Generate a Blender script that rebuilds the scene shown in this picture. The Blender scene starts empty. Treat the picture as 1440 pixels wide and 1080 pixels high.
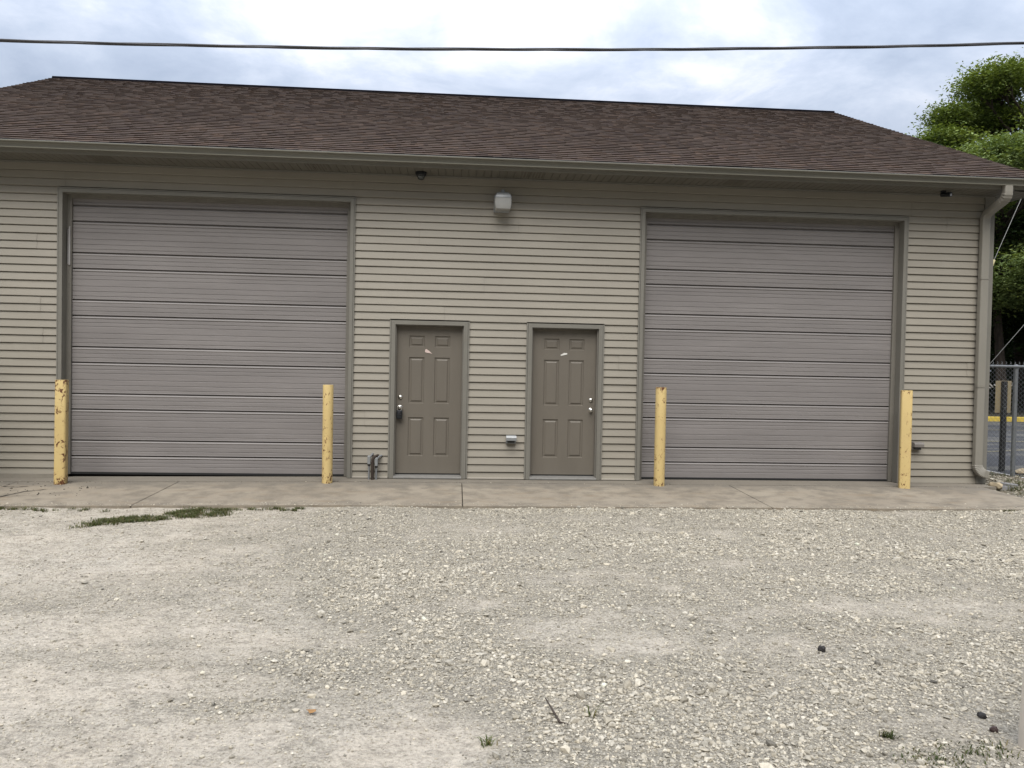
import bpy, math, random
import numpy as np
from mathutils import Vector, Matrix

random.seed(7)
RNG = np.random.default_rng(11)
scn = bpy.context.scene
COL = scn.collection
rad = math.radians

# ------------------------------------------------------------------ helpers
class MB:
    """collects vertices and faces, then links them as ONE mesh object"""
    def __init__(s):
        s.v = []; s.f = []; s.c = []; s.cur = None
    def vert(s, p):
        s.v.append(tuple(p)); s.c.append(s.cur); return len(s.v) - 1
    def face(s, pts):
        s.f.append([s.vert(p) for p in pts])
    def box(s, a, b):
        x0, y0, z0 = a; x1, y1, z1 = b
        i = [s.vert(p) for p in ((x0,y0,z0),(x1,y0,z0),(x1,y1,z0),(x0,y1,z0),(x0,y0,z1),(x1,y0,z1),(x1,y1,z1),(x0,y1,z1))]
        for q in ((0,3,2,1),(4,5,6,7),(0,1,5,4),(1,2,6,5),(2,3,7,6),(3,0,4,7)):
            s.f.append([i[k] for k in q])
    def bbox(s, a, b, r):
        """box with its edges rounded by one chamfer of r (in x and z, seen from the front)"""
        x0, y0, z0 = a; x1, y1, z1 = b
        prof = [(x0+r,z0),(x1-r,z0),(x1,z0+r),(x1,z1-r),(x1-r,z1),(x0+r,z1),(x0,z1-r),(x0,z0+r)]
        inn = [(x0+2*r,z0+r),(x1-2*r,z0+r),(x1-r,z0+2*r),(x1-r,z1-2*r),(x1-2*r,z1-r),(x0+2*r,z1-r),(x0+r,z1-2*r),(x0+r,z0+2*r)]
        A = [s.vert((x,y1,z)) for x,z in prof]; B = [s.vert((x,y0+r,z)) for x,z in prof]; C = [s.vert((x,y0,z)) for x,z in inn]
        n = 8
        for k in range(n):
            j = (k+1) % n
            s.f.append([A[k],A[j],B[j],B[k]]); s.f.append([B[k],B[j],C[j],C[k]])
        s.f.append(C); s.f.append(A[::-1])
    def sweep(s, prof, x0, x1, caps=True):
        """profile [(y,z)...] extruded along x (open strip)"""
        a = [s.vert((x0,y,z)) for y,z in prof]; b = [s.vert((x1,y,z)) for y,z in prof]
        for k in range(len(prof)-1):
            s.f.append([a[k],b[k],b[k+1],a[k+1]])
        if caps:
            s.f.append(a); s.f.append(b[::-1])
    def tube(s, path, r, n=8, cap=True, twist=0.0):
        path = [Vector(p) for p in path]
        rs = r if isinstance(r, (list, tuple)) else [r]*len(path)
        rings = []; up = None
        for i, p in enumerate(path):
            t = (path[min(i+1,len(path)-1)] - path[max(i-1,0)]).normalized()
            if up is None:
                up = Vector((0,0,1)) if abs(t.z) < .9 else Vector((0,1,0))
            u = (up - t*up.dot(t)).normalized(); w = t.cross(u); up = u
            rings.append([s.vert(p + (u*math.cos(2*math.pi*k/n+twist*i) + w*math.sin(2*math.pi*k/n+twist*i))*rs[i]) for k in range(n)])
        for a, b in zip(rings, rings[1:]):
            for k in range(n):
                j = (k+1) % n
                s.f.append([a[k],a[j],b[j],b[k]])
        if cap:
            s.f.append(rings[0][::-1]); s.f.append(rings[-1])
    def rsweep(s, frames, half):
        """closed cross-section 'half' [(u,v)...] swept along frames [(p,u,v)...]"""
        rings = [[s.vert(Vector(p)+Vector(u)*a+Vector(v)*b) for a,b in half] for p,u,v in frames]
        n = len(half)
        for a, b in zip(rings, rings[1:]):
            for k in range(n):
                j = (k+1) % n
                s.f.append([a[k],a[j],b[j],b[k]])
        s.f.append(rings[0][::-1]); s.f.append(rings[-1])
    def lathe(s, prof, c, axis='z', n=24, squash=1.0):
        """profile [(r,h)...] revolved about an axis through c"""
        rings = []
        for r, h in prof:
            ring = []
            for k in range(n):
                a = 2*math.pi*k/n; ca, sa = math.cos(a)*r, math.sin(a)*r
                if axis == 'z': p = (c[0]+ca, c[1]+sa*squash, c[2]+h)
                elif axis == 'y': p = (c[0]+ca, c[1]+h, c[2]+sa)
                else: p = (c[0]+h, c[1]+ca, c[2]+sa)
                ring.append(s.vert(p))
            rings.append(ring)
        for a, b in zip(rings, rings[1:]):
            for k in range(n):
                j = (k+1) % n
                s.f.append([a[k],a[j],b[j],b[k]])
        s.f.append(rings[0][::-1]); s.f.append(rings[-1])
    def build(s, name, mat, parent=None, smooth=False, loc=None):
        me = bpy.data.meshes.new(name)
        v = s.v
        if loc is not None:
            v = [(p[0]-loc[0], p[1]-loc[1], p[2]-loc[2]) for p in v]
        me.from_pydata(v, [], s.f); me.validate()
        if any(c is not None for c in s.c):
            at = me.attributes.new('col', 'FLOAT_COLOR', 'POINT')
            at.data.foreach_set('color', np.array([(c if c is not None else (1,1,1))+(1,) for c in s.c], dtype=np.float32).ravel())
        return link(name, me, mat, parent, smooth, loc)

def link(name, me, mat, parent=None, smooth=False, loc=None):
    o = bpy.data.objects.new(name, me); COL.objects.link(o)
    if mat: me.materials.append(mat)
    import bmesh
    bm = bmesh.new(); bm.from_mesh(me); bmesh.ops.recalc_face_normals(bm, faces=bm.faces); bm.to_mesh(me); bm.free()
    if smooth:
        me.polygons.foreach_set('use_smooth', [True]*len(me.polygons))
        if smooth != 'all':
            try: me.set_sharp_from_angle(angle=rad(40))
            except Exception: pass
    if loc is not None: o.location = loc
    if parent: o.parent = parent
    return o

def link_raw(name, v, faces_flat, nper, mat, col=None, parent=None):
    """large numpy meshes: v (N,3), faces_flat (M*nper,)"""
    me = bpy.data.meshes.new(name)
    nf = len(faces_flat)//nper
    me.vertices.add(len(v)); me.vertices.foreach_set('co', np.asarray(v, np.float32).ravel())
    me.loops.add(len(faces_flat)); me.loops.foreach_set('vertex_index', np.asarray(faces_flat, np.int32))
    me.polygons.add(nf); me.polygons.foreach_set('loop_start', np.arange(nf, dtype=np.int32)*nper)
    me.polygons.foreach_set('use_smooth', np.zeros(nf, dtype=bool))
    me.update(calc_edges=True)
    if col is not None:
        at = me.attributes.new('col', 'FLOAT_COLOR', 'POINT')
        c = np.ones((len(v),4), np.float32); c[:,:3] = col
        at.data.foreach_set('color', c.ravel())
    me.materials.append(mat)
    o = bpy.data.objects.new(name, me); COL.objects.link(o)
    if parent: o.parent = parent
    return o

def tag(o, label=None, cat=None, group=None, kind=None):
    if label: o['label'] = label
    if cat: o['category'] = cat
    if group: o['group'] = group
    if kind: o['kind'] = kind
    return o
def structure(o): o['kind'] = 'structure'; return o
def thing(name, loc, label, cat, group=None):
    o = bpy.data.objects.new(name, None); COL.objects.link(o); o.location = loc
    o.empty_display_size = .1
    return tag(o, label, cat, group)
def under(o, root):
    """parent o (built in world coordinates) to a root Empty standing at root.location"""
    o.parent = root; o.location = Vector(o.location) - Vector(root.location); return o

# ------------------------------------------------------------------ materials
class NT:
    def __init__(s, name):
        s.m = bpy.data.materials.new(name); s.m.use_nodes = True
        s.t = s.m.node_tree; s.n = s.t.nodes; s.l = s.t.links
        s.b = s.n['Principled BSDF']
        s.tc = s.n.new('ShaderNodeTexCoord')
    def put(s, a, b): s.l.new(a, b)
    def mapping(s, scale=(1,1,1), loc=(0,0,0), src='Object'):
        m = s.n.new('ShaderNodeMapping'); m.inputs['Scale'].default_value = scale; m.inputs['Location'].default_value = loc
        s.put(s.tc.outputs[src], m.inputs['Vector']); return m.outputs['Vector']
    def noise(s, scale, detail=4, rough=.55, vec=None, dist=0):
        n = s.n.new('ShaderNodeTexNoise'); n.inputs['Scale'].default_value = scale; n.inputs['Detail'].default_value = detail
        n.inputs['Roughness'].default_value = rough; n.inputs['Distortion'].default_value = dist
        s.put(vec if vec is not None else s.tc.outputs['Object'], n.inputs['Vector']); return n.outputs['Fac']
    def vor(s, scale, feature='F1', out='Distance', vec=None):
        n = s.n.new('ShaderNodeTexVoronoi'); n.feature = feature; n.inputs['Scale'].default_value = scale
        s.put(vec if vec is not None else s.tc.outputs['Object'], n.inputs['Vector']); return n.outputs[out]
    def ramp(s, fac, stops, interp='LINEAR'):
        r = s.n.new('ShaderNodeValToRGB'); r.color_ramp.interpolation = interp
        el = r.color_ramp.elements
        while len(el) < len(stops): el.new(.5)
        for e, (p, c) in zip(el, stops):
            e.position = p; e.color = (c if len(c) == 4 else tuple(c)+(1,)) if not isinstance(c, (int, float)) else (c,c,c,1)
        s.put(fac, r.inputs['Fac']); return r.outputs['Color']
    def mix(s, fac, a, b, mode='MIX'):
        m = s.n.new('ShaderNodeMix'); m.data_type = 'RGBA'; m.blend_type = mode
        for i, x in ((0, fac), (6, a), (7, b)):
            if isinstance(x, (int, float)): m.inputs[i].default_value = x if i == 0 else (x,x,x,1)
            elif isinstance(x, tuple): m.inputs[i].default_value = x if len(x) == 4 else x+(1,)
            else: s.put(x, m.inputs[i])
        return m.outputs[2]
    def math(s, op, a, b=0.0, clamp=False):
        m = s.n.new('ShaderNodeMath'); m.operation = op; m.use_clamp = clamp
        for i, x in ((0, a), (1, b)):
            if isinstance(x, (int, float)): m.inputs[i].default_value = x
            else: s.put(x, m.inputs[i])
        return m.outputs[0]
    def attr(s, name='col'):
        a = s.n.new('ShaderNodeAttribute'); a.attribute_name = name; return a.outputs['Color']
    def sep(s, vec):
        q = s.n.new('ShaderNodeSeparateXYZ'); s.put(vec, q.inputs[0]); return q.outputs
    def bump(s, h, strength=.3, dist=.01, normal=None):
        b = s.n.new('ShaderNodeBump'); b.inputs['Strength'].default_value = strength; b.inputs['Distance'].default_value = dist
        s.put(h, b.inputs['Height'])
        if normal is not None: s.put(normal, b.inputs['Normal'])
        s.put(b.outputs[0], s.b.inputs['Normal']); return b.outputs[0]
    def color(s, c):
        if isinstance(c, tuple): s.b.inputs['Base Color'].default_value = c if len(c) == 4 else c+(1,)
        else: s.put(c, s.b.inputs['Base Color'])
    def set(s, rough=.6, metal=0, spec=.4):
        s.b.inputs['Roughness'].default_value = rough; s.b.inputs['Metallic'].default_value = metal
        s.b.inputs['Specular IOR Level'].default_value = spec; return s.m

def mul(c, k): return tuple(x*k for x in c)

def plain(name, c, rough=.55, var=.1, nscale=3.0, bump=0, bscale=60, metal=0, spec=.4, streak=None, grime=0.0):
    t = NT(name)
    v = t.mapping(streak) if streak else None
    f = t.noise(nscale, 5, .6, v)
    out = t.mix(t.ramp(f, [(.3,0),(.7,1)]), mul(c,1-var), mul(c,1+var))
    if grime:
        g = t.noise(nscale*2.3, 6, .7, v)
        out = t.mix(t.ramp(g, [(.55,0),(.75,grime)]), out, mul((c[0]*.62,c[1]*.56,c[2]*.48),1))
    t.color(out)
    if bump: t.bump(t.noise(bscale, 4, .6, t.mapping(streak) if streak else None), bump, .004)
    return t.set(rough, metal, spec)

SIDING = (.256,.234,.194)
M = {}
M['siding'] = plain('vinyl_siding', SIDING, .5, .075, 1.1, .12, 40, streak=(.6,1,2.2), grime=.16)
M['trim'] = plain('olive_trim', (.168,.160,.138), .5, .06, 2.0, grime=.18)
M['trim2'] = plain('wood_jamb', (.150,.140,.120), .6, .10, 3.0, streak=(4,4,.6), grime=.3)
M['gutter'] = plain('gutter_paint', (.150,.143,.116), .42, .05, 1.5, grime=.2, streak=(.5,1,1))
M['downspout'] = plain('downspout_paint', (.215,.202,.172), .42, .05, 2, grime=.15, streak=(1,1,.4))
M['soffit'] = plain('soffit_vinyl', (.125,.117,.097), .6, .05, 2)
M['door'] = plain('entry_door_paint', (.128,.113,.092), .5, .05, 2.2, .25, 160, streak=(3,1,.5), grime=.12)
M['concrete_f'] = plain('foundation_concrete', (.22,.20,.165), .9, .12, 4, .4, 60, grime=.3)
M['rubber'] = plain('black_rubber', (.012,.012,.012), .7, .1)
M['black'] = plain('black_plastic', (.010,.011,.013), .35, .1)
M['steel'] = plain('satin_nickel', (.62,.60,.56), .28, .05, 20, metal=1)
M['alu'] = plain('aluminium_threshold', (.30,.295,.28), .42, .08, 8, metal=.6, grime=.4)
M['galv'] = plain('galvanised_steel', (.22,.23,.235), .5, .12, 25, metal=.55)
M['greybox'] = plain('grey_cast_metal', (.25,.26,.265), .45, .12, 30, metal=.3)
M['taupebox'] = plain('taupe_plastic', (.17,.155,.142), .5, .08, 20)
M['conduit'] = plain('grey_pvc', (.17,.175,.18), .55, .12, 12, grime=.3)
M['brownpipe'] = plain('rusted_pipe', (.032,.022,.016), .8, .35, 30)
M['vent'] = plain('ridge_vent_plastic', (.008,.008,.011), 1, .1, spec=.05)
M['cable'] = plain('cable_insulation', (.05,.05,.055), .6, .3, 14)
M['wire'] = plain('guy_wire_steel', (.22,.22,.21), .5, .1, metal=.5)
M['guard'] = plain('yellow_guard', (.50,.45,.24), .5, .08)
M['white'] = plain('white_vinyl', (.56,.50,.42), .5, .06, 4, grime=.4)
M['blackpost'] = plain('black_post', (.016,.016,.017), .6, .2)
M['signback'] = plain('sign_back', (.24,.195,.115), .55, .12, 5)
M['bark'] = plain('bark', (.055,.042,.032), .9, .4, 5, .8, 18, streak=(3,3,.6))
M['yellowpaint'] = plain('yellow_kerb_paint', (.50,.37,.06), .7, .15, 3)
M['whiteline'] = plain('white_line_paint', (.60,.60,.60), .7, .12, 4)
M['tanline'] = plain('faded_line_paint', (.13,.118,.08), .8, .4, 3)
M['darkrock'] = plain('dark_stone', (.018,.016,.015), .7, .3, 30)
M['brownrock'] = plain('brown_stone', (.05,.032,.03), .8, .3, 30)
M['twig'] = plain('twig', (.05,.038,.03), .9, .3, 40)
M['tanrock'] = plain('tan_stone', (.34,.28,.19), .9, .15, 18, .5, 50)
M['slate'] = plain('grey_slate', (.18,.175,.175), .8, .15, 10, .4, 40)
M['deadleaf'] = plain('dry_leaf', (.25,.14,.055), .8, .2, 30)
M['paper1'] = plain('pink_paper', (.55,.44,.40), .8, .08, 60)
M['paper2'] = plain('white_paper', (.58,.57,.53), .8, .05, 60)

def mat_garage():
    t = NT('garage_door_paint')
    c = (.203,.188,.182)
    v = t.mapping((.5,1,3))
    f = t.noise(1.2, 5, .6, v)
    out = t.mix(t.ramp(f, [(.3,0),(.7,1)]), mul(c,.89), mul(c,1.09))
    v2 = t.mapping((1.5,1,60))
    out = t.mix(t.ramp(t.noise(2.0,4,.7,v2), [(.45,0),(.8,.35)]), out, (.105,.097,.091))
    sp = t.ramp(t.vor(9, 'F1', 'Distance'), [(0.0,1),(.035,0)])
    out = t.mix(t.math('MULTIPLY', sp, .35), out, (.40,.38,.36))
    t.color(out)
    t.bump(t.noise(6, 4, .7, t.mapping((1.2,1,90))), .35, .003)
    return t.set(.5, 0, .35)
M['garage'] = mat_garage()

def mat_bollard():
    t = NT('chipped_yellow_paint')
    geo = t.tc.outputs['Object']
    oi = t.n.new('ShaderNodeObjectInfo')
    add = t.n.new('ShaderNodeVectorMath'); add.operation = 'ADD'
    t.put(geo, add.inputs[0]); t.put(oi.outputs['Location'], add.inputs[1])
    P = add.outputs[0]
    n1 = t.noise(3, 4, .5, P)
    paint = t.mix(n1, (.530,.390,.160), (.565,.440,.205))
    paint = t.mix(t.ramp(t.noise(14,4,.6,P),[(.5,0),(.75,.5)]), paint, (.49,.35,.165))
    z = t.sep(geo)[2]
    lo = t.math('SUBTRACT', 1, t.math('DIVIDE', z, .26), True)
    hi = t.math('DIVIDE', t.math('SUBTRACT', z, 1.20), .12, True)
    edge = t.math('MULTIPLY', t.math('MAXIMUM', lo, hi), .085)
    amt = t.n.new('ShaderNodeAttribute'); amt.attribute_type = 'OBJECT'; amt.attribute_name = 'rust'
    vv = t.n.new('ShaderNodeVectorMath'); vv.operation = 'MULTIPLY'; vv.inputs[1].default_value = (1,1,.55)
    t.put(P, vv.inputs[0])
    n = t.noise(30, 6, .68, vv.outputs[0], .8)
    big = t.noise(4.0, 3, .6, P)
    val = t.math('ADD', t.math('ADD', n, edge), t.math('MULTIPLY', t.math('SUBTRACT', big, .5), .42))
    val = t.math('ADD', val, amt.outputs['Fac'])
    mask = t.ramp(val, [(.61,0),(.622,1)])
    rust = t.mix(t.noise(60,3,.6,P), (.045,.018,.010), (.16,.060,.022))
    halo = t.ramp(val, [(.56,0),(.62,.5)])
    paint = t.mix(halo, paint, (.42,.25,.10))
    t.color(t.mix(mask, paint, rust))
    t.bump(t.math('SUBTRACT', 1, mask), .6, .003)
    return t.set(.5, 0, .35)
M['bollard'] = mat_bollard()

def mat_shingle():
    t = NT('roof_shingle')
    a = t.attr()
    gr = t.noise(160, 3, .7)
    blot = t.noise(.8, 4, .6)
    c = t.mix(1, a, t.ramp(gr, [(.3,.72),(.7,1.28)]), 'MULTIPLY')
    c = t.mix(1, c, t.ramp(blot, [(.3,.88),(.7,1.12)]), 'MULTIPLY')
    t.color(c)
    t.bump(gr, .5, .004)
    return t.set(.95, 0, .15)
M['shingle'] = mat_shingle()

def mat_concrete():
    t = NT('apron_concrete')
    big = t.noise(.7, 5, .6); mid = t.noise(4, 6, .65); fine = t.noise(90, 4, .7)
    c = t.mix(t.ramp(big,[(.3,0),(.7,1)]), (.212,.181,.140), (.278,.244,.192))
    c = t.mix(t.ramp(mid,[(.45,0),(.64,.85)]), c, (.160,.139,.110))
    c = t.mix(t.ramp(t.noise(2.2,5,.7,t.mapping((1,2.4,1),(4,2,0))),[(.54,0),(.68,.55)]), c, (.205,.157,.104))
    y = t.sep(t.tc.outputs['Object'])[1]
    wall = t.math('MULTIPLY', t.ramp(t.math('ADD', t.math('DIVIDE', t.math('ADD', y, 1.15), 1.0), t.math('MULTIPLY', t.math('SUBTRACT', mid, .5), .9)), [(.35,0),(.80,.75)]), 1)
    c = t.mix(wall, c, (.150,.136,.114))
    c = t.mix(1, c, t.ramp(fine,[(.25,.85),(.75,1.13)]), 'MULTIPLY')
    spk = t.ramp(t.noise(38,3,.6),[(.70,0),(.75,.6)])
    c = t.mix(spk, c, (.12,.10,.08))
    t.color(c); t.bump(t.math('ADD', fine, mid), .25, .004)
    return t.set(.9, 0, .25)
M['concrete'] = mat_concrete()

def mat_ground():
    t = NT('dusty_gravel')
    a = t.attr()                                   # r = how stony the spot is
    st = t.sep(a)[0]
    big = t.noise(.55, 5, .6); mid = t.noise(3.2, 6, .65); gr = t.noise(55, 5, .75); fine = t.noise(210, 3, .7)
    dust = t.mix(t.ramp(mid,[(.3,0),(.7,1)]), (.405,.365,.306), (.530,.484,.414))
    dust = t.mix(t.ramp(big,[(.35,0),(.7,.5)]), dust, (.420,.362,.284))
    grv = t.mix(t.ramp(gr,[(.3,0),(.68,1)]), (.140,.126,.100), (.375,.346,.290))  # dark tone paints in the shadow of the pits between stones
    c = t.mix(t.ramp(t.math('ADD', st, t.math('MULTIPLY', t.math('SUBTRACT', mid, .5), 1.0)),[(.2,0),(.7,1)]), dust, grv)
    c = t.mix(1, c, t.ramp(gr,[(.30,.58),(.50,1.0),(.75,1.22)]), 'MULTIPLY')
    c = t.mix(1, c, t.ramp(fine,[(.3,.84),(.7,1.14)]), 'MULTIPLY')
    c = t.mix(1, c, t.ramp(t.noise(11,6,.72,t.mapping((1,1.5,1))),[(.36,.70),(.5,1.02),(.66,1.14)]), 'MULTIPLY')
    damp = t.ramp(t.noise(1.5,5,.65,t.mapping((1,1.8,1),(7,3,0))),[(.60,0),(.76,.45)])
    c = t.mix(damp, c, (.200,.184,.160))
    t.color(c)
    vb = t.vor(42, 'F1', 'Distance')
    h = t.math('ADD', t.math('MULTIPLY', t.math('SUBTRACT', 1, vb), .6), t.math('ADD', gr, t.math('MULTIPLY', fine, .4)))
    t.bump(h, .9, .014)
    return t.set(.95, 0, .12)
M['ground'] = mat_ground()

def mat_attr(name, rough=.9, spec=.2, noise=120, amt=.2, translucent=0.0):
    t = NT(name)
    a = t.attr()
    c = t.mix(1, a, t.ramp(t.noise(noise, 3, .7), [(.3,1-amt),(.7,1+amt)]), 'MULTIPLY')
    t.color(c); t.set(rough, 0, spec)
    if translucent:
        tr = t.n.new('ShaderNodeBsdfTranslucent'); t.put(t.mix(1, c, (1.15,1.1,.45), 'MULTIPLY'), tr.inputs['Color'])
        mx = t.n.new('ShaderNodeMixShader'); mx.inputs[0].default_value = translucent
        out = t.n['Material Output']
        t.put(t.b.outputs[0], mx.inputs[1]); t.put(tr.outputs[0], mx.inputs[2]); t.put(mx.outputs[0], out.inputs['Surface'])
    return t.m
M['stone'] = mat_attr('limestone_chips', .92, .15, 70, .18)
M['leaf'] = mat_attr('tree_leaves', .8, .12, 4, .12, .28)
M['grass'] = mat_attr('grass_blades', .7, .25, 6, .15, .3)

def mat_asphalt():
    t = NT('asphalt')
    c = t.mix(t.noise(.5,5,.6), (.035,.037,.043), (.055,.056,.061))
    c = t.mix(t.ramp(t.noise(.35,4,.6,t.mapping((1,2.6,1),(2,9,0))),[(.5,0),(.6,.8)]), c, (.11,.107,.097))
    t.color(c); t.bump(t.noise(80,3,.7), .3, .005); return t.set(.9,0,.2)
M['asphalt'] = mat_asphalt()
def mat_verge():
    t = NT('weedy_verge')
    f = t.noise(5,6,.7); g = t.noise(22,5,.7)
    c = t.mix(t.ramp(f,[(.4,0),(.6,1)]), (.11,.088,.06), (.18,.163,.133))
    c = t.mix(t.ramp(g,[(.5,0),(.66,.85)]), c, (.052,.06,.026))
    t.color(c); t.bump(g, .8, .03); return t.set(.95,0,.1)
M['verge'] = mat_verge()
def mat_lens():
    t = NT('prismatic_glass')
    t.color((.50,.50,.48)); t.set(.25,0,.5)
    t.b.inputs['Transmission Weight'].default_value = .35
    t.b.inputs['IOR'].default_value = 1.3
    w = t.n.new('ShaderNodeTexWave'); w.bands_direction = 'X'; w.inputs['Scale'].default_value = 60
    t.put(t.tc.outputs['Object'], w.inputs['Vector'])
    t.bump(w.outputs['Fac'], .5, .003)
    return t.m
M['lens'] = mat_lens()

# ------------------------------------------------------------------ camera
YAW, PITCH, ROLL, F = .0718729, -.0219305, .0194366, 1079.973
cam_d = bpy.data.cameras.new('camera'); cam = bpy.data.objects.new('camera', cam_d); COL.objects.link(cam)
cy, sy, cp, sp = math.cos(YAW), math.sin(YAW), math.cos(PITCH), math.sin(PITCH)
fw = Vector((sy*cp, cy*cp, sp)); rt = Vector((cy, -sy, 0)); up = rt.cross(fw)
c_, s_ = math.cos(ROLL), math.sin(ROLL)
r2 = rt*c_ + up*s_; u2 = up*c_ - rt*s_
cam.matrix_world = Matrix(((r2.x,u2.x,-fw.x,0),(r2.y,u2.y,-fw.y,-10.57046),(r2.z,u2.z,-fw.z,1.53775),(0,0,0,1)))
cam_d.sensor_fit = 'HORIZONTAL'; cam_d.sensor_width = 36; cam_d.lens = F/1440*36
cam_d.clip_start = .05; cam_d.clip_end = 2000
scn.camera = cam

# ------------------------------------------------------------------ light
SUN_EL, SUN_AZ = rad(56), math.atan2(-.22, -.9)         # azimuth measured from +y towards +x
sun_dir = Vector((math.sin(SUN_AZ)*math.cos(SUN_EL), math.cos(SUN_AZ)*math.cos(SUN_EL), math.sin(SUN_EL)))
sd = bpy.data.lights.new('sun', 'SUN'); sd.energy = 1.5; sd.angle = rad(48); sd.color = (1,.965,.91)
so = bpy.data.objects.new('sun', sd); COL.objects.link(so)
so.rotation_euler = (-sun_dir).to_track_quat('-Z', 'Y').to_euler(); so.location = sun_dir*40

def build_world():
    w = bpy.data.worlds.new('World'); scn.world = w; w.use_nodes = True
    t = w.node_tree; n = t.nodes; l = t.links; n.clear()
    out = n.new('ShaderNodeOutputWorld'); bg = n.new('ShaderNodeBackground'); bg.inputs['Strength'].default_value = .06
    l.new(bg.outputs[0], out.inputs[0])
    sky = n.new('ShaderNodeTexSky'); sky.sky_type = 'NISHITA'; sky.sun_disc = False
    sky.sun_elevation = SUN_EL; sky.sun_rotation = SUN_AZ % (2*math.pi); sky.air_density = 1; sky.dust_density = 2
    tc = n.new('ShaderNodeTexCoord')
    def vm(op, a, b=None):
        q = n.new('ShaderNodeVectorMath'); q.operation = op
        for i, x in ((0,a),(1,b)):
            if x is None: continue
            if isinstance(x, tuple): q.inputs[i].default_value = x
            else: l.new(x, q.inputs[i])
        return q
    def mt(op, a, b=0.0, clamp=False):
        q = n.new('ShaderNodeMath'); q.operation = op; q.use_clamp = clamp
        for i, x in ((0,a),(1,b)):
            if isinstance(x, (int,float)): q.inputs[i].default_value = x
            else: l.new(x, q.inputs[i])
        return q.outputs[0]
    d = tc.outputs['Generated']
    sep = n.new('ShaderNodeSeparateXYZ'); l.new(d, sep.inputs[0])
    inv = mt('DIVIDE', 1.0, mt('ADD', mt('MAXIMUM', sep.outputs[2], 0.0), .22))
    sc = n.new('ShaderNodeVectorMath'); sc.operation = 'SCALE'; l.new(d, sc.inputs[0]); l.new(inv, sc.inputs['Scale'])
    def noise(scale, det, rough, loc, dist=0):
        mp = n.new('ShaderNodeMapping'); mp.inputs['Location'].default_value = loc; mp.inputs['Scale'].default_value = (1,1.0,.6)
        l.new(sc.outputs[0], mp.inputs[0])
        q = n.new('ShaderNodeTexNoise'); q.inputs['Scale'].default_value = scale; q.inputs['Detail'].default_value = det
        q.inputs['Roughness'].default_value = rough; q.inputs['Distortion'].default_value = dist
        l.new(mp.outputs[0], q.inputs['Vector']); return q.outputs['Fac']
    def toward(v, lo, hi, amt):
        dt = vm('DOT_PRODUCT', d, tuple(Vector(v).normalized())).outputs['Value']
        return mt('MULTIPLY', mt('DIVIDE', mt('SUBTRACT', dt, lo), hi-lo, True), amt)
    f = mt('ADD', mt('MULTIPLY', noise(2.6,8,.60,(3.1,.4,0),.35), 1.05), mt('MULTIPLY', noise(.7,3,.5,(1,5,0)), .35))
    f = mt('ADD', f, toward((-.02,1,.45), .90, 1.0, .10))       # the bright break in the cloud above the ridge
    f = mt('SUBTRACT', f, toward((-.50,1,.40), .97, 1.0, .10))
    f = mt('SUBTRACT', f, toward((.62,1,.36), .90, 1.0, .06))
    def ramp(fac, stops):
        r = n.new('ShaderNodeValToRGB'); el = r.color_ramp.elements
        while len(el) < len(stops): el.new(.5)
        for e,(p,c) in zip(el, stops): e.position = p; e.color = c+(1,)
        l.new(fac, r.inputs[0]); return r.outputs[0]
    cl = ramp(f, [(.46,(.44,.51,.64)),(.60,(.54,.61,.74)),(.71,(.66,.72,.84)),(.81,(.84,.87,.95)),(.93,(1.04,1.04,1.08))])
    up_ = n.new('ShaderNodeMapRange'); up_.inputs['From Min'].default_value = .18; up_.inputs['From Max'].default_value = 1.0
    up_.inputs['To Min'].default_value = 4.3; up_.inputs['To Max'].default_value = 18.0; l.new(sep.outputs[2], up_.inputs[0])
    bk = n.new('ShaderNodeMapRange'); bk.interpolation_type = 'SMOOTHSTEP'      # sky dimmed behind the camera to deepen the shade under the eave
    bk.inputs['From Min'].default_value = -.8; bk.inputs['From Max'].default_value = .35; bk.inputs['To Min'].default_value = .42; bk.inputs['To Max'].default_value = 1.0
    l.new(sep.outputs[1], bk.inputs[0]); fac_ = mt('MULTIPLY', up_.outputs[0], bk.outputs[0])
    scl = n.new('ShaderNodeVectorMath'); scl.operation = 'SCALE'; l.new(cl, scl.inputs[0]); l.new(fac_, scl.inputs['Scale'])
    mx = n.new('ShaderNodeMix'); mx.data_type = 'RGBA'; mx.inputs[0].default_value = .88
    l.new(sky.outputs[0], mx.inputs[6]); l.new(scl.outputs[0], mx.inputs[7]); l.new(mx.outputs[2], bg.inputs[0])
build_world()
scn.view_settings.view_transform = 'Standard'; scn.view_settings.look = 'None'
scn.view_settings.gamma = 1; scn.view_settings.exposure = 1.57
scn.view_settings.use_curve_mapping = False

# ------------------------------------------------------------------ the ground
XL, XR = -7.83, 7.66           # building ends
DEPTH = 11.6
G = [(-5.219,-1.472), (2.574,6.320)]; GT = 3.730
D = [(-.845,.085), (1.027,1.957)]; DT = 2.092

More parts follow.
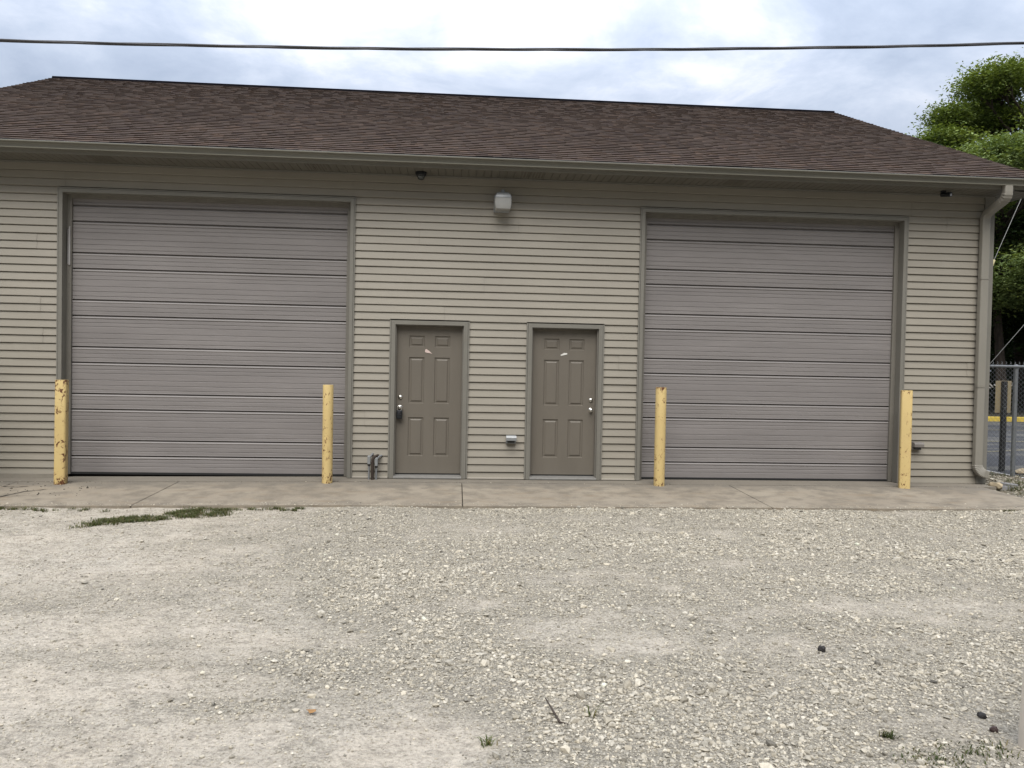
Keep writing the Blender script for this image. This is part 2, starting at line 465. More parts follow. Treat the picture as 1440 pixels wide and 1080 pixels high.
def apron_z(x, y):
    return -.016 + np.minimum(0, .009*(x+1.5)) + .030*np.minimum(y, 0)
def blob(x, y, cx, cy_, rx, ry):
    return np.exp(-(((x-cx)/rx)**2 + ((y-cy_)/ry)**2))
def vnoise(x, y, seed):
    """smooth value noise"""
    r = np.random.default_rng(seed); T = r.random((64,64))
    xi = np.floor(x).astype(int); yi = np.floor(y).astype(int); fx = x-xi; fy = y-yi
    fx = fx*fx*(3-2*fx); fy = fy*fy*(3-2*fy)
    a = T[xi%64, yi%64]; b = T[(xi+1)%64, yi%64]; c = T[xi%64, (yi+1)%64]; d = T[(xi+1)%64, (yi+1)%64]
    return (a*(1-fx)+b*fx)*(1-fy) + (c*(1-fx)+d*fx)*fy
def fbm(x, y, s, seed, o=4):
    t = 0; amp = .5
    for k in range(o):
        t = t + amp*vnoise(x*s*2**k, y*s*2**k, seed+k); amp *= .5
    return t/ (1-.5**o)
def stony(x, y):
    """how much loose stone lies on the yard: packed dust on the left, gravel to the right"""
    bx = np.interp(y, [-9,-7.4,-6.9,-6.4,-5.5,-5.0,-3.4,-2.1,-1.0], [1.0,.1,-.25,-.65,-1.15,-1.35,-1.50,-1.40,-1.2])
    e = 1/(1+np.exp(-(x-bx+(.9*(fbm(x,y,1.6,3)-.5)))/.42))
    d = .30 + .48*e
    d = d + .75*(fbm(x, y*1.4, 1.5, 21)-.5)*(.35+e)
    d = d + .40*(fbm(x, y, 5.0, 33)-.5)
    for cx, cy_, rx, ry, a in ((-.70,-6.4,.30,.20,.5),(.25,-6.4,.45,.2,.25),(.70,-6.85,.45,.28,.4),(.45,-7.25,.30,.15,.4),
            (1.4,-7.25,.5,.3,.35),(2.5,-6.8,.5,.3,.3),(-.2,-4.9,.8,.6,.3),(-.9,-4.2,.6,.9,.3),(4.3,-4.0,1.2,.6,.25),
            (.55,-5.75,.35,.25,-.35),(2.6,-5.5,.7,.18,-.35),(3.5,-5.4,.6,.2,-.3),(-.15,-7.35,.35,.2,-.5),(.20,-5.3,.4,.18,-.35),
            (.1,-3.9,.9,.3,-.2),(2.0,-3.0,1.6,.25,-.2),(1.1,-6.1,.3,.3,-.3),(-2.6,-5.2,.5,.4,.22),(-1.7,-6.2,.35,.25,.22),(-1.1,-6.9,.3,.14,.3),(-.75,-6.55,.12,.08,.3)):
        d = d + a*blob(x, y, cx, cy_, rx, ry)
    d = d*np.clip((y+8.6)/.6+1, .5, 1)
    return np.clip(d, 0, 1)
def ground_z(x, y):
    z = -.092 + np.minimum(0, .009*(x+1.5)) + 0*y
    z = z + .012*(y+1.6)*np.clip(-y-1.6, 0, 1)*0
    z = z + .040*(fbm(x,y,.9,50)-.5) + .022*(fbm(x,y,3.5,60)-.5) + .012*(stony(x,y)-.4)
    near = np.clip((-1.45-y)/.25, 0, 1)                       # under the apron and away from the yard it lies lower
    far = np.clip((12-np.abs(x))/2, 0, 1)*np.clip((14+y)/2, 0, 1)
    m = near*far
    return z*m + (-.17)*(1-m)

def build_ground():
    xs = np.unique(np.concatenate([np.linspace(-400,-14,14), np.arange(-14,-5.5,.2), np.arange(-5.5,7.6,.035), np.arange(7.6,14,.2), np.linspace(14,400,14)]))
    ys = np.unique(np.concatenate([np.linspace(-300,-14,10), np.arange(-14,-8.4,.2), np.arange(-8.4,-1.3,.035), np.arange(-1.2,2,.4), np.linspace(2,600,14)]))
    X, Y = np.meshgrid(xs, ys); Z = ground_z(X, Y)
    v = np.stack([X,Y,Z],-1).reshape(-1,3); nx, ny = len(xs), len(ys)
    i = np.arange(nx-1)[None,:] + np.arange(ny-1)[:,None]*nx
    f = np.stack([i,i+1,i+1+nx,i+nx],-1).reshape(-1)
    s = stony(v[:,0], v[:,1])
    o = link_raw('gravel_yard', v, f, 4, M['ground'], np.stack([s,s,s],-1))
    o.data.polygons.foreach_set('use_smooth', [True]*len(o.data.polygons))
    structure(o)
build_ground()

ICO_V = None
def icosa():
    p = (1+5**.5)/2
    v = np.array([(-1,p,0),(1,p,0),(-1,-p,0),(1,-p,0),(0,-1,p),(0,1,p),(0,-1,-p),(0,1,-p),(p,0,-1),(p,0,1),(-p,0,-1),(-p,0,1)], float)
    v /= np.linalg.norm(v[0])
    f = np.array([(0,11,5),(0,5,1),(0,1,7),(0,7,10),(0,10,11),(1,5,9),(5,11,4),(11,10,2),(10,7,6),(7,1,8),(3,9,4),(3,4,2),(3,2,6),(3,6,8),(3,8,9),(4,9,5),(2,4,11),(6,2,10),(8,6,7),(9,8,1)])
    return v, f
def octa():
    v = np.array([(1,0,0),(-1,0,0),(0,1,0),(0,-1,0),(0,0,1),(0,0,-1)], float)
    f = np.array([(0,2,4),(2,1,4),(1,3,4),(3,0,4),(2,0,5),(1,2,5),(3,1,5),(0,3,5)])
    return v, f
def pebbles(name, x, y, r, base, tone, embed=.35, zf=ground_z):
    bv, bf = base; n = len(x); k = len(bv)
    P = bv[None]*RNG.uniform(.50,1.30,(n,k,1))
    P = np.sign(P)*np.abs(P)**.9
    P = P*np.stack([np.ones(n), RNG.uniform(.55,.95,n), RNG.uniform(.38,.75,n)],-1)[:,None,:]
    ax = RNG.uniform(-.45,.45,n); az = RNG.uniform(0,2*np.pi,n)
    c, s = np.cos(ax)[:,None], np.sin(ax)[:,None]
    yy, zz = P[:,:,1]*c-P[:,:,2]*s, P[:,:,1]*s+P[:,:,2]*c
    c, s = np.cos(az)[:,None], np.sin(az)[:,None]
    xx, y2 = P[:,:,0]*c-yy*s, P[:,:,0]*s+yy*c
    P = np.stack([xx,y2,zz],-1)*r[:,None,None]
    z = zf(x,y) + r*(.55-embed)
    P = P + np.stack([x,y,z],-1)[:,None,:]
    F = (bf[None]+ (np.arange(n)*k)[:,None,None]).reshape(-1)
    C = np.repeat(tone, k, 0)
    return link_raw(name, P.reshape(-1,3), F, 3, M['stone'], C)
def stone_tone(n):
    t = RNG.normal(0,1,(n,1))
    base = np.array([(.350,.326,.276)])*(1+.21*t)
    warm = RNG.uniform(0,1,(n,1)); base = base*(1-.10*warm*np.array([[0,.35,1.0]]))
    dk = RNG.random(n) < .05; base[dk] *= .62
    lt = RNG.random(n) < .06; base[lt] *= 1.15
    return np.clip(base, .04, .55)
def scatter_yard():
    def cand(n, lo=-8.15):
        # spread evenly over what the yard's view wedge needs: more points close by, where each stone shows
        y = RNG.uniform(lo,-1.62,n); d = y+10.57
        keep = RNG.random(n) < d/9.0; y = y[keep]; d = d[keep]
        x = .072*d + RNG.uniform(-.80,.80,len(y))*d + RNG.uniform(-.5,.5,len(y))
        return x, y
    def not_apron(x,y): return y < -1.70+.05*(vnoise(x*3,y*0,5)-.3)
    x, y = cand(760000); s = stony(x,y); k = (RNG.random(len(x)) < .17+.83*s**1.4) & not_apron(x,y) & (x < 8.3)
    x, y = x[k], y[k]; r = RNG.lognormal(math.log(.0036), .38, len(x)).clip(.0018,.009)
    tag(pebbles('gravel_grit', x, y, r, octa(), stone_tone(len(x)), .3), 'fine pale limestone grit covering the yard between the larger chips', 'gravel', kind='stuff')
    x, y = cand(620000); s = stony(x,y); k = (RNG.random(len(x)) < .022+.60*s**2.2) & not_apron(x,y) & (x < 8.3)
    x, y = x[k], y[k]; s = s[k]
    r = RNG.lognormal(math.log(.0060), .48, len(x)).clip(.003,.030)*(.72+.45*s)
    tag(pebbles('gravel_chips', x, y, r, icosa(), stone_tone(len(x)), .3), 'loose pale crushed limestone chips spread over the yard', 'gravel', kind='stuff')
scatter_yard()

# apron: slabs parted by control joints
def build_apron():
    m = MB()
    def slab(x0, x1, y0, y1, dz=0):
        nx = max(1, int((x1-x0)/.3))
        for a in range(nx):
            xa, xb = x0+(x1-x0)*a/nx, x0+(x1-x0)*(a+1)/nx
            tz = lambda x,y: float(apron_z(np.array(x),np.array(y)))+dz
            m.face([(xa,y0,tz(xa,y0)),(xb,y0,tz(xb,y0)),(xb,y1,tz(xb,y1)),(xa,y1,tz(xa,y1))])
            m.face([(xa,y0,-.3),(xb,y0,-.3),(xb,y0,tz(xb,y0)),(xa,y0,tz(xa,y0))])
            m.face([(xa,y1,-.3),(xa,y1,tz(xa,y1)),(xb,y1,tz(xb,y1)),(xb,y1,-.3)])
        for xx in (x0,x1):
            m.face([(xx,y0,-.3),(xx,y0,tz(xx,y0)),(xx,y1,tz(xx,y1)),(xx,y1,-.3)])
    g = .006
    yj = -.285
    ends = [-12.0,-9.3,-5.62,-3.60,.092,3.755,7.43]
    for a, b in zip(ends, ends[1:]):
        slab(a+g, b-g, -1.76, yj-g)
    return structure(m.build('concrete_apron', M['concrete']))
build_apron()
# the strip of floor slab that runs on under the doors
m = MB()
def strip_z(x): return -.014+min(0,.009*(x+1.5))
edges = [-12]+[x for x in np.arange(-11.7,7.4,.3)]+[7.62]
for a, b in zip(edges, edges[1:]):
    za, zb = strip_z(a), strip_z(b)
    w0 = .006*math.sin(a*3.1); w1 = .006*math.sin(b*3.1)
    m.face([(a,-.280+w0,za-.008),(b,-.280+w1,zb-.008),(b,.6,zb),(a,.6,za)])
    m.face([(a,-.280+w0,-.3),(b,-.280+w1,-.3),(b,-.280+w1,zb-.008),(a,-.280+w0,za-.008)])
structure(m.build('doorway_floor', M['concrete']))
CK = plain('crack_dirt', (.035,.030,.024), .95, .3, 30)
def crack(pts, wd):
    m = MB(); P = []
    for (xa,ya),(xb,yb) in zip(pts, pts[1:]):
        for q in range(6): P.append((xa+(xb-xa)*q/6+random.uniform(-.012,.012), ya+(yb-ya)*q/6+random.uniform(-.012,.012)))
    P.append(pts[-1]); n = len(P); L_ = []
    for i, (x, y) in enumerate(P):
        a = P[max(i-1,0)]; b = P[min(i+1,n-1)]; d = Vector((b[0]-a[0], b[1]-a[1])).normalized()
        w_ = wd*(.25+.75*random.random())*(1 if 0 < i < n-1 else .1)
        L_.append(((x-d.y*w_, y+d.x*w_), (x+d.y*w_, y-d.x*w_)))
    for A, Bq in zip(L_, L_[1:]):
        m.face([(q[0],q[1],float(apron_z(np.array(q[0]),np.array(q[1])))+.004) for q in (A[0],A[1],Bq[1],Bq[0])])
    structure(m.build('apron_crack', CK))
crack([(5.55,-1.30),(5.9,-1.42),(6.15,-1.50),(6.3,-1.74)], .006)
crack([(-5.35,-1.72),(-5.28,-1.25),(-5.18,-.95),(-4.98,-.80)], .022)
crack([(-5.62,-.62),(-5.42,-.66),(-5.30,-.60)], .018)
crack([(6.5,-1.66),(6.95,-1.60),(7.35,-1.66)], .005)
crack([(3.0,-.75),(3.2,-.90),(3.5,-.95)], .003)
# bed of dirt in the joints
m = MB(); m.face([(-12,-1.74,-.115),(7.42,-1.74,-.095),(7.42,-.2,-.05),(-12,-.2,-.15)])
structure(m.build('joint_dirt', plain('joint_soil', (.05,.042,.03), .95, .3, 20)))

# ------------------------------------------------------------------ the building
B = thing('garage_building', (0,0,0), 'tan vinyl sided garage with brown shingle roof and two big overhead doors', 'garage')

COURSE, PH = .1034, .084
def siding(mb, x0, x1, z0, z1, y=.004, seams=True, ax='x', off=0.0):
    """lap siding between x0..x1, z0..z1; every course leans out to a shadowed lower lip"""
    k0 = int(math.floor((z0-PH)/COURSE)); k1 = int(math.ceil((z1-PH)/COURSE))
    for k in range(k0, k1):
        zb, zt = PH+k*COURSE, PH+(k+1)*COURSE
        prof = [(y+.0305,zb),(y+.0028,zb+.0005),(y,zb+.0035),(y+.0010,zb+.010),(y+.0155,zt-.012),(y+.0305,zt-.0115),(y+.0305,zt)]
        # clip
        def clip(pr):
            out = []
            for (ya,za),(yb,zb_) in zip(pr, pr[1:]):
                a, b = max(za,z0), min(zb_,z1)
                if b <= a+1e-6: continue
                lerp = lambda z: ya+(yb-ya)*((z-za)/(zb_-za) if zb_ > za else 0)
                if not out: out.append((lerp(a),a))
                out.append((lerp(b),b))
            return out
        p = clip(prof)
        if len(p) < 2: continue
        cuts = [x0]
        if seams:
            r = random.Random((k//2)*7919+13)
            xs = [-8+r.uniform(0,3.6)+3.66*q for q in range(6)]
            cuts += [q for q in xs if x0+.15 < q < x1-.15]
        cuts.append(x1)
        for i, (a, b) in enumerate(zip(cuts, cuts[1:])):
            o = .0032*((i+k//2) % 2)
            e = -.0022 if i < len(cuts)-2 else 0
            pr = [(yy+o-(.0 if o else .0), zz) for yy, zz in p]
            if ax == 'x': mb.sweep(pr, a, b+e, caps=False)
            else:
                i0 = [mb.vert((off+(y-yy), a, zz)) for yy, zz in pr]; i1 = [mb.vert((off+(y-yy), b+e, zz)) for yy, zz in pr]
                for q in range(len(pr)-1): mb.f.append([i0[q],i1[q],i1[q+1],i0[q+1]])

TW, JW = .047, .020          # trim and channel round the big doors
DW, DJ = .055, .022          # the same round the entry doors
w = MB()
xs0, xs1 = XL+.10, 7.525
SOF = 4.122
gz = GT+TW+JW; dz = DT+DW+DJ-.004
gx = [(a-TW-JW, b+TW+JW) for a, b in G]; dx = [(a-DW-DJ, b+DW+DJ) for a, b in D]
siding(w, xs0, xs1, gz, SOF)
siding(w, xs0, gx[0][0], .0, gz)
siding(w, gx[0][1], gx[1][0], dz, gz)
siding(w, gx[1][1], xs1, -.012, gz)
siding(w, gx[0][1], dx[0][0], .004, dz)
siding(w, dx[0][1], dx[1][0], .004, dz)
siding(w, dx[1][1], gx[1][0], .004, dz)
# sheathing behind the siding
for a, b, z0, z1 in ((XL,xs1+.12,gz,SOF+.1),(XL,gx[0][0],-.3,gz),(gx[0][1],gx[1][0],dz,gz),(gx[1][1],XR-.01,-.3,gz),
                     (gx[0][1],dx[0][0],-.3,dz),(dx[0][1],dx[1][0],-.3,dz),(dx[1][1],gx[1][0],-.3,dz)):
    w.box((a,.034,z0),(b,.16,z1))
w.build('front_wall', M['siding'], B)
# bright starter strip at the foot of the siding
SM = plain('pale_starter_strip', (.38,.35,.30), .5, .08)
for a, b in ((gx[0][1],dx[0][0]),(dx[0][1],dx[1][0]),(dx[1][1],gx[1][0])):
    s = MB(); s.box((a+.002,-.004,-.010),(b-.002,.02,.006)); s.build('starter_strip', SM, B)

# gable walls and rear wall
EAVE_Z = 4.264; SL = .473; RIDGE_Y = DEPTH/2
def roof_z(y): return EAVE_Z + SL*((y+.47) if y <= RIDGE_Y else (DEPTH-y+.47))
for sx, xx in ((1, XR),(-1, XL)):
    g = MB()
    k = 0
    while True:
        zb = -.02+k*COURSE; zt = zb+COURSE
        if zb > 7.0: break
        # half-width of the gable at this height
        if zt < SOF: ya, yb = .0, DEPTH
        else:
            h = (zt-SOF)/SL; ya, yb = h-.25, DEPTH-h+.25
        ya = max(ya, .0); yb = min(yb, DEPTH)
        if yb-ya < .2: break
        g.face([(xx-.010*sx, ya, zt),(xx-.010*sx, yb, zt),(xx+.003*sx, yb, zb+.003),(xx+.003*sx, ya, zb+.003)])
        g.face([(xx+.003*sx, ya, zb+.003),(xx+.003*sx, yb, zb+.003),(xx-.013*sx, yb, zb),(xx-.013*sx, ya, zb)])
        k += 1
    g.face([(xx-.02*sx,.02,-.3),(xx-.02*sx,DEPTH-.02,-.3),(xx-.02*sx,DEPTH-.02,SOF),(xx-.02*sx,RIDGE_Y,6.95),(xx-.02*sx,.02,SOF)])
    g.build('gable_wall', M['siding'], B)
g = MB(); g.box((XL+.02,DEPTH-.15,-.3),(XR-.02,DEPTH,SOF)); g.build('rear_wall', M['siding'], B)
# corner posts
for xa, xb in ((7.520,XR+.006),(XL-.006,XL+.105)):
    c = MB(); c.box((xa,-.008,-.012),(xb,.10,SOF)); c.build('corner_trim', M['trim'], B)
# foundation
f = MB()
for a, b in ((XL,gx[0][0]),(gx[0][1]-.06,dx[0][0]+.06),(dx[0][1]-.06,dx[1][0]+.06),(dx[1][1]-.06,gx[1][0]+.06),(gx[1][1],XR-.03)):
    f.box((a,.010,-.4),(b,.24,-.002)); f.build('foundation', M['concrete_f'], B); f = MB()
f.box((XR-.24,.24,-.4),(XR-.03,DEPTH-.03,-.05)); f.build('foundation', M['concrete_f'], B); f = MB(); f.box((XL+.03,.24,-.4),(XL+.24,DEPTH-.03,-.05))
f.build('foundation', M['concrete_f'], B)

# soffit with its panel grooves, fascia
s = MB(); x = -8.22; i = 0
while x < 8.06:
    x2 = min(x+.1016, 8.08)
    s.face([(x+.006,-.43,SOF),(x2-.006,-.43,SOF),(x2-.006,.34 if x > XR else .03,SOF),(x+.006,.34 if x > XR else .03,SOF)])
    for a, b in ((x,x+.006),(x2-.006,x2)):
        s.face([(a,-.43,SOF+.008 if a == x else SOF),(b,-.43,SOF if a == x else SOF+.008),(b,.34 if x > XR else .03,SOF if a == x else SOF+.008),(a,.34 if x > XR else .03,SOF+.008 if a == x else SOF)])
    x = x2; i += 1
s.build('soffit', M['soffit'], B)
VM = plain('vent_slots', (.11,.10,.08), .8, .2)
for cx in (.99,3.76,-1.85,-4.6):
    v = MB()
    for k in range(7): v.box((cx-.14+k*.04,-.40,SOF-.0035),(cx-.118+k*.04,-.10,SOF-.0015))
    v.build('soffit_vent', VM, B)
s = MB(); s.box((-8.24,-.452,SOF-.006),(8.095,-.432,EAVE_Z-.012)); s.box((8.075,-.432,SOF-.006),(8.095,.36,EAVE_Z+.14)); s.build('fascia', M['trim'], B)
s = MB(); s.sweep([(.0,SOF-.003),(-.018,SOF-.003),(-.018,SOF-.022),(.0,SOF-.022)], XL, XR); s.build('frieze_trim', M['trim'], B)

# roof: shingle courses of random tabs on both slopes
def build_roof():
    root = MB()
    x0, x1 = -8.27, 8.11
    run = RIDGE_Y+.485
    L = run*math.hypot(1,SL); ux, uz = 1/math.hypot(1,SL), SL/math.hypot(1,SL)
    # deck
    root.cur = (.05,.036,.03)
    for side in (0,1):
        P = lambda d, h: ((-.485+d*ux-h*uz) if side == 0 else (DEPTH+.485-d*ux+h*uz), EAVE_Z+.0+d*uz+h*ux)
        a, b = P(0,0), P(L,0); c, e = P(0,-.05), P(L,-.05)
        root.face([(x0,)+a,(x1,)+a,(x1,)+b,(x0,)+b]); root.face([(x0,)+c,(x1,)+c,(x1,)+e,(x0,)+e])
        root.face([(x0,)+a,(x1,)+a,(x1,)+c,(x0,)+c])
        for xx in (x0,x1): root.face([(xx,)+a,(xx,)+b,(xx,)+e,(xx,)+c])
        ex = .143; n = int(L/ex)+1
        rr = random.Random(5+side)
        for k in range(n):
            d0 = k*ex-.012; d1 = min((k+1)*ex+.01, L)
            x = x0-rr.uniform(0,.2)
            while x < x1:
                wd = rr.choice((.06,.08,.10,.12,.15,.18)); xa, xb = max(x,x0), min(x+wd,x1)
                if xb > xa+.003:
                    hi = rr.random() < .5
                    h = .017 if hi else .011
                    t = rr.gauss(1,.09)*(1.05 if hi else .94)
                    cr = rr.random()
                    base = (.056,.0395,.0305) if cr < .70 else ((.067,.045,.033) if cr < .86 else (.049,.034,.028))
                    base = tuple(max(.02,q*t) for q in base)
                    root.cur = base
                    dd = d0+(0 if hi else .012)
                    sag = .004*math.sin(xa*1.7+1)+.003*math.sin(xa*4.1) if k == 0 else 0
                    A, Bq, Cq = P(dd,h+sag), P(d1,.0015), P(dd,.0)
                    root.face([(xa,)+A,(xb,)+A,(xb,)+Bq,(xa,)+Bq]); root.cur = mul(base,.7) if k else (.010,.009,.009)  # eave course butts coloured near black for the shadow gap above the gutter
                    root.face([(xa,)+Cq,(xb,)+Cq,(xb,)+A,(xa,)+A])
                    if hi:
                        for xx in (xa,xb): root.face([(xx,)+Cq,(xx,)+A,(xx,)+Bq])
                x += wd
    root.cur = None
    o = root.build('roof', M['shingle'], B)
    rz = EAVE_Z+L*uz
    v = MB()
    prof = [(RIDGE_Y-.12,rz-.05),(RIDGE_Y-.12,rz-.008),(RIDGE_Y-.02,rz+.016),(RIDGE_Y+.02,rz+.016),(RIDGE_Y+.12,rz-.008),(RIDGE_Y+.12,rz-.05)]
    v.sweep(prof, x0+.02, x1-.04); v.build('ridge_vent', M['vent'], o)
    return o
build_roof()
# two pale scraps on the roof are too small to name; the rake boards close the gable ends
for sx, xx in ((1,8.085),(-1,-8.245)):
    r = MB()
    for ya, yb in ((-.43,RIDGE_Y),(DEPTH+.43,RIDGE_Y)):
        za, zb = roof_z(-.43)-.055, roof_z(RIDGE_Y)-.055
        r.face([(xx,ya,za),(xx,yb,zb),(xx,yb,zb-.17),(xx,ya,za-.13)])
        r.face([(xx-.02*sx,ya,za),(xx-.02*sx,yb,zb),(xx-.02*sx,yb,zb-.17),(xx-.02*sx,ya,za-.13)])
        r.face([(xx,ya,za-.13),(xx,yb,zb-.17),(xx-.42*sx,yb,zb-.17),(xx-.42*sx,ya,za-.13)])
    r.build('rake_board', M['trim'], B)
# gutter (ogee front)
g = MB()
prof = [(-.453,4.244),(-.453,4.157),(-.524,4.153),(-.533,4.155),(-.534,4.164),(-.506,4.169),(-.508,4.186),(-.514,4.204),(-.521,4.218),(-.527,4.224),(-.555,4.228),(-.557,4.242),(-.548,4.247),(-.538,4.245),(-.538,4.234),(-.530,4.230)]
g.sweep(prof, -8.26, 8.10, caps=False)
g.face([(8.10,y,z) for y,z in prof[:13]]); g.face([(-8.26,y,z) for y,z in prof[:13]])
g.build('gutter', M['gutter'], B, smooth=False)

# downspout
def rrect(a, b, r):
    out = []
    for cx, cy_, s0 in ((a-r,b-r,0),(-a+r,b-r,90),(-a+r,-b+r,180),(a-r,-b+r,270)):
        for q in (0,45,90): out.append((cx+r*math.cos(rad(s0+q)), cy_+r*math.sin(rad(s0+q))))
    return out
def build_downspout():
    d = MB(); X = 7.485; h = .058; dp = .040
    fr = []
    pts = [(-.492,4.158),(-.492,4.070)]
    for k in range(1,9):      # first bend, ribbed
        a = rad(70)*k/8; pts.append((-.492+.11*(1-math.cos(a)), 4.070-.11*math.sin(a)))
    n1 = len(pts)
    end = pts[-1]; dy = (-.062-.11*(1-math.cos(rad(70))) - end[0]); ln = dy/math.sin(rad(70))
    pts.append((end[0]+dy*.98, end[1]-ln*math.cos(rad(70))*.98))
    q = pts[-1]
    for k in range(1,9):
        a = rad(70)*(1-k/8); pts.append((-.062-.11*(1-math.cos(a)), q[1]-.11*(math.sin(rad(70))-math.sin(a))))
    pts += [(-.062,2.4),(-.062,2.398),(-.062,1.402),(-.062,1.398),(-.062,.9),(-.062,.26)]
    def frame(i):
        a = Vector((0,)+pts[max(i-1,0)]); b = Vector((0,)+pts[min(i+1,len(pts)-1)]); t = (b-a).normalized()
        return t
    for i, (y, z) in enumerate(pts):
        t = frame(i); u = Vector((1,0,0)); v_ = t.cross(u).normalized()
        k = 1.0 + (.09 if (1 < i < n1 and i % 2) else 0) + (.035 if i in (n1+9,n1+10,n1+11) else 0)
        fr.append(((X,y,z), u*k, v_*k))
    # bottom elbow: turns out to the right, ribbed
    R = .125; a0 = .26
    for k in range(1,19):
        a = rad(72)*k/18
        p = (X+R*(1-math.cos(a)), -.062-.02*k/18, a0-R*math.sin(a))
        t = Vector((math.sin(a),0,-math.cos(a))); u = Vector((math.cos(a),0,math.sin(a))); v_ = Vector((0,-1,0))
        kk = 1+(.10 if k % 2 else 0)
        fr.append((p, u*kk, v_*kk))
    p, u, v_ = fr[-1]; t = Vector((math.sin(rad(72)),0,-math.cos(rad(72))))
    fr.append((Vector(p)+t*.055, u, v_))
    # keep one handedness all along
    ref = None; out = []
    for p, u, v_ in fr:
        u = Vector(u); v_ = Vector(v_)
        if v_.y > 0 or (abs(v_.y) < 1e-6 and v_.z < 0): pass
        out.append((p,u,v_ if v_.y < 0 or (abs(v_.y)<.2 and v_.z<0) else -v_))
    d.rsweep(out, rrect(h, dp, .014))
    o = d.build('downspout', M['downspout'], B)
    for zz in (2.92,1.38):
        s = MB(); s.box((X-h-.006,-.108,zz),(X+h+.006,-.02,zz+.006)); s.build('strap', M['downspout'], o)
build_downspout()

# overhead doors
def garage_door(i):
    a, b = G[i]
    fr = MB()
    # trim (flat casing) and outer channel
    fr.box((a-TW,-.012,-.014),(a,.14,GT+TW)); fr.box((b,-.012,-.014),(b+TW,.14,GT+TW)); fr.box((a,-.012,GT),(b,.14,GT+TW))
    for xx0, xx1 in ((a-TW-JW,a-TW-.004),(b+TW+.004,b+TW+JW)): fr.box((xx0,-.010,-.012),(xx1,.02,GT+TW+.002))
    fr.box((a-TW-JW,-.010,GT+TW+.004),(b+TW+JW,.02,GT+TW+JW-.003))
    fo = fr.build('garage_door_frame', M['trim'], B)
    st = MB()
    st.box((a,.118,-.012),(a+.058,.2,GT)); st.box((b-.058,.118,-.012),(b,.2,GT)); st.box((a+.058,.118,GT-.05),(b-.058,.2,GT))
    st.build('door_stop', M['trim2'], fo)
    if i == 0:
        l = MB(); l.face([(a+.030,.118,3.28),(a+.018,.095,3.26),(a+.018,.095,2.80),(a+.030,.118,2.78)])
        l.box((a+.030,.100,2.79),(a+.046,.1165,3.30)); l.build('loose_weatherstrip', plain('grey_weatherstrip', (.34,.33,.32), .5, .1), fo)
        l = MB(); l.box((a+.006,.112,2.82),(a+.027,.1172,3.27)); l.build('weatherstrip_gap', M['rubber'], fo)
    # panel face: a folded steel profile run across the opening
    y = .150; P = [(y,.012)]
    def groove(z, hgt, dep): P.extend([(y,z-hgt/2),(y+dep,z-hgt/2+.002),(y+dep,z+hgt/2-.002),(y,z+hgt/2)])
    def minor(z): P.extend([(y,z-.008),(y+.005,z-.003),(y+.005,z+.002),(y,z+.004)])
    def rise(z0, z1, s): pass
    cuts = []
    for k in range(-1,7):
        z0 = .2325+.6292*k; z1 = z0+.211; z2 = z0+.6292
        for z, kind in ((z0,2),(z1,2)): cuts.append((z,kind))
        for q in (.12,.42,.70): cuts.append((z0+.211*(1-q),1))
        for q in (.10,.22,.345,.56,.73,.88): cuts.append((z1+.418*(1-q),1))
    cuts = sorted(c for c in cuts if .03 < c[0] < GT-.02)
    for z, kind in cuts:
        if kind == 2:
            # dark joint with a lit rolled lip under it
            P.extend([(y,z-.040),(y-.004,z-.034),(y-.004,z-.028),(y+.004,z-.012),(y+.028,z-.010),(y+.028,z+.008),(y-.004,z+.011),(y,z+.016)])
        else: minor(z)
    P.append((y,GT+.02))
    d = MB(); d.sweep(P, a+.012, b-.012, caps=False)
    o = d.build('garage_door', M['garage'], B)
    s = MB(); s.box((a+.012,.142,-.016),(b-.012,.19,.014)); s.build('bottom_seal', M['rubber'], o)
    return o
garage_door(0); garage_door(1)

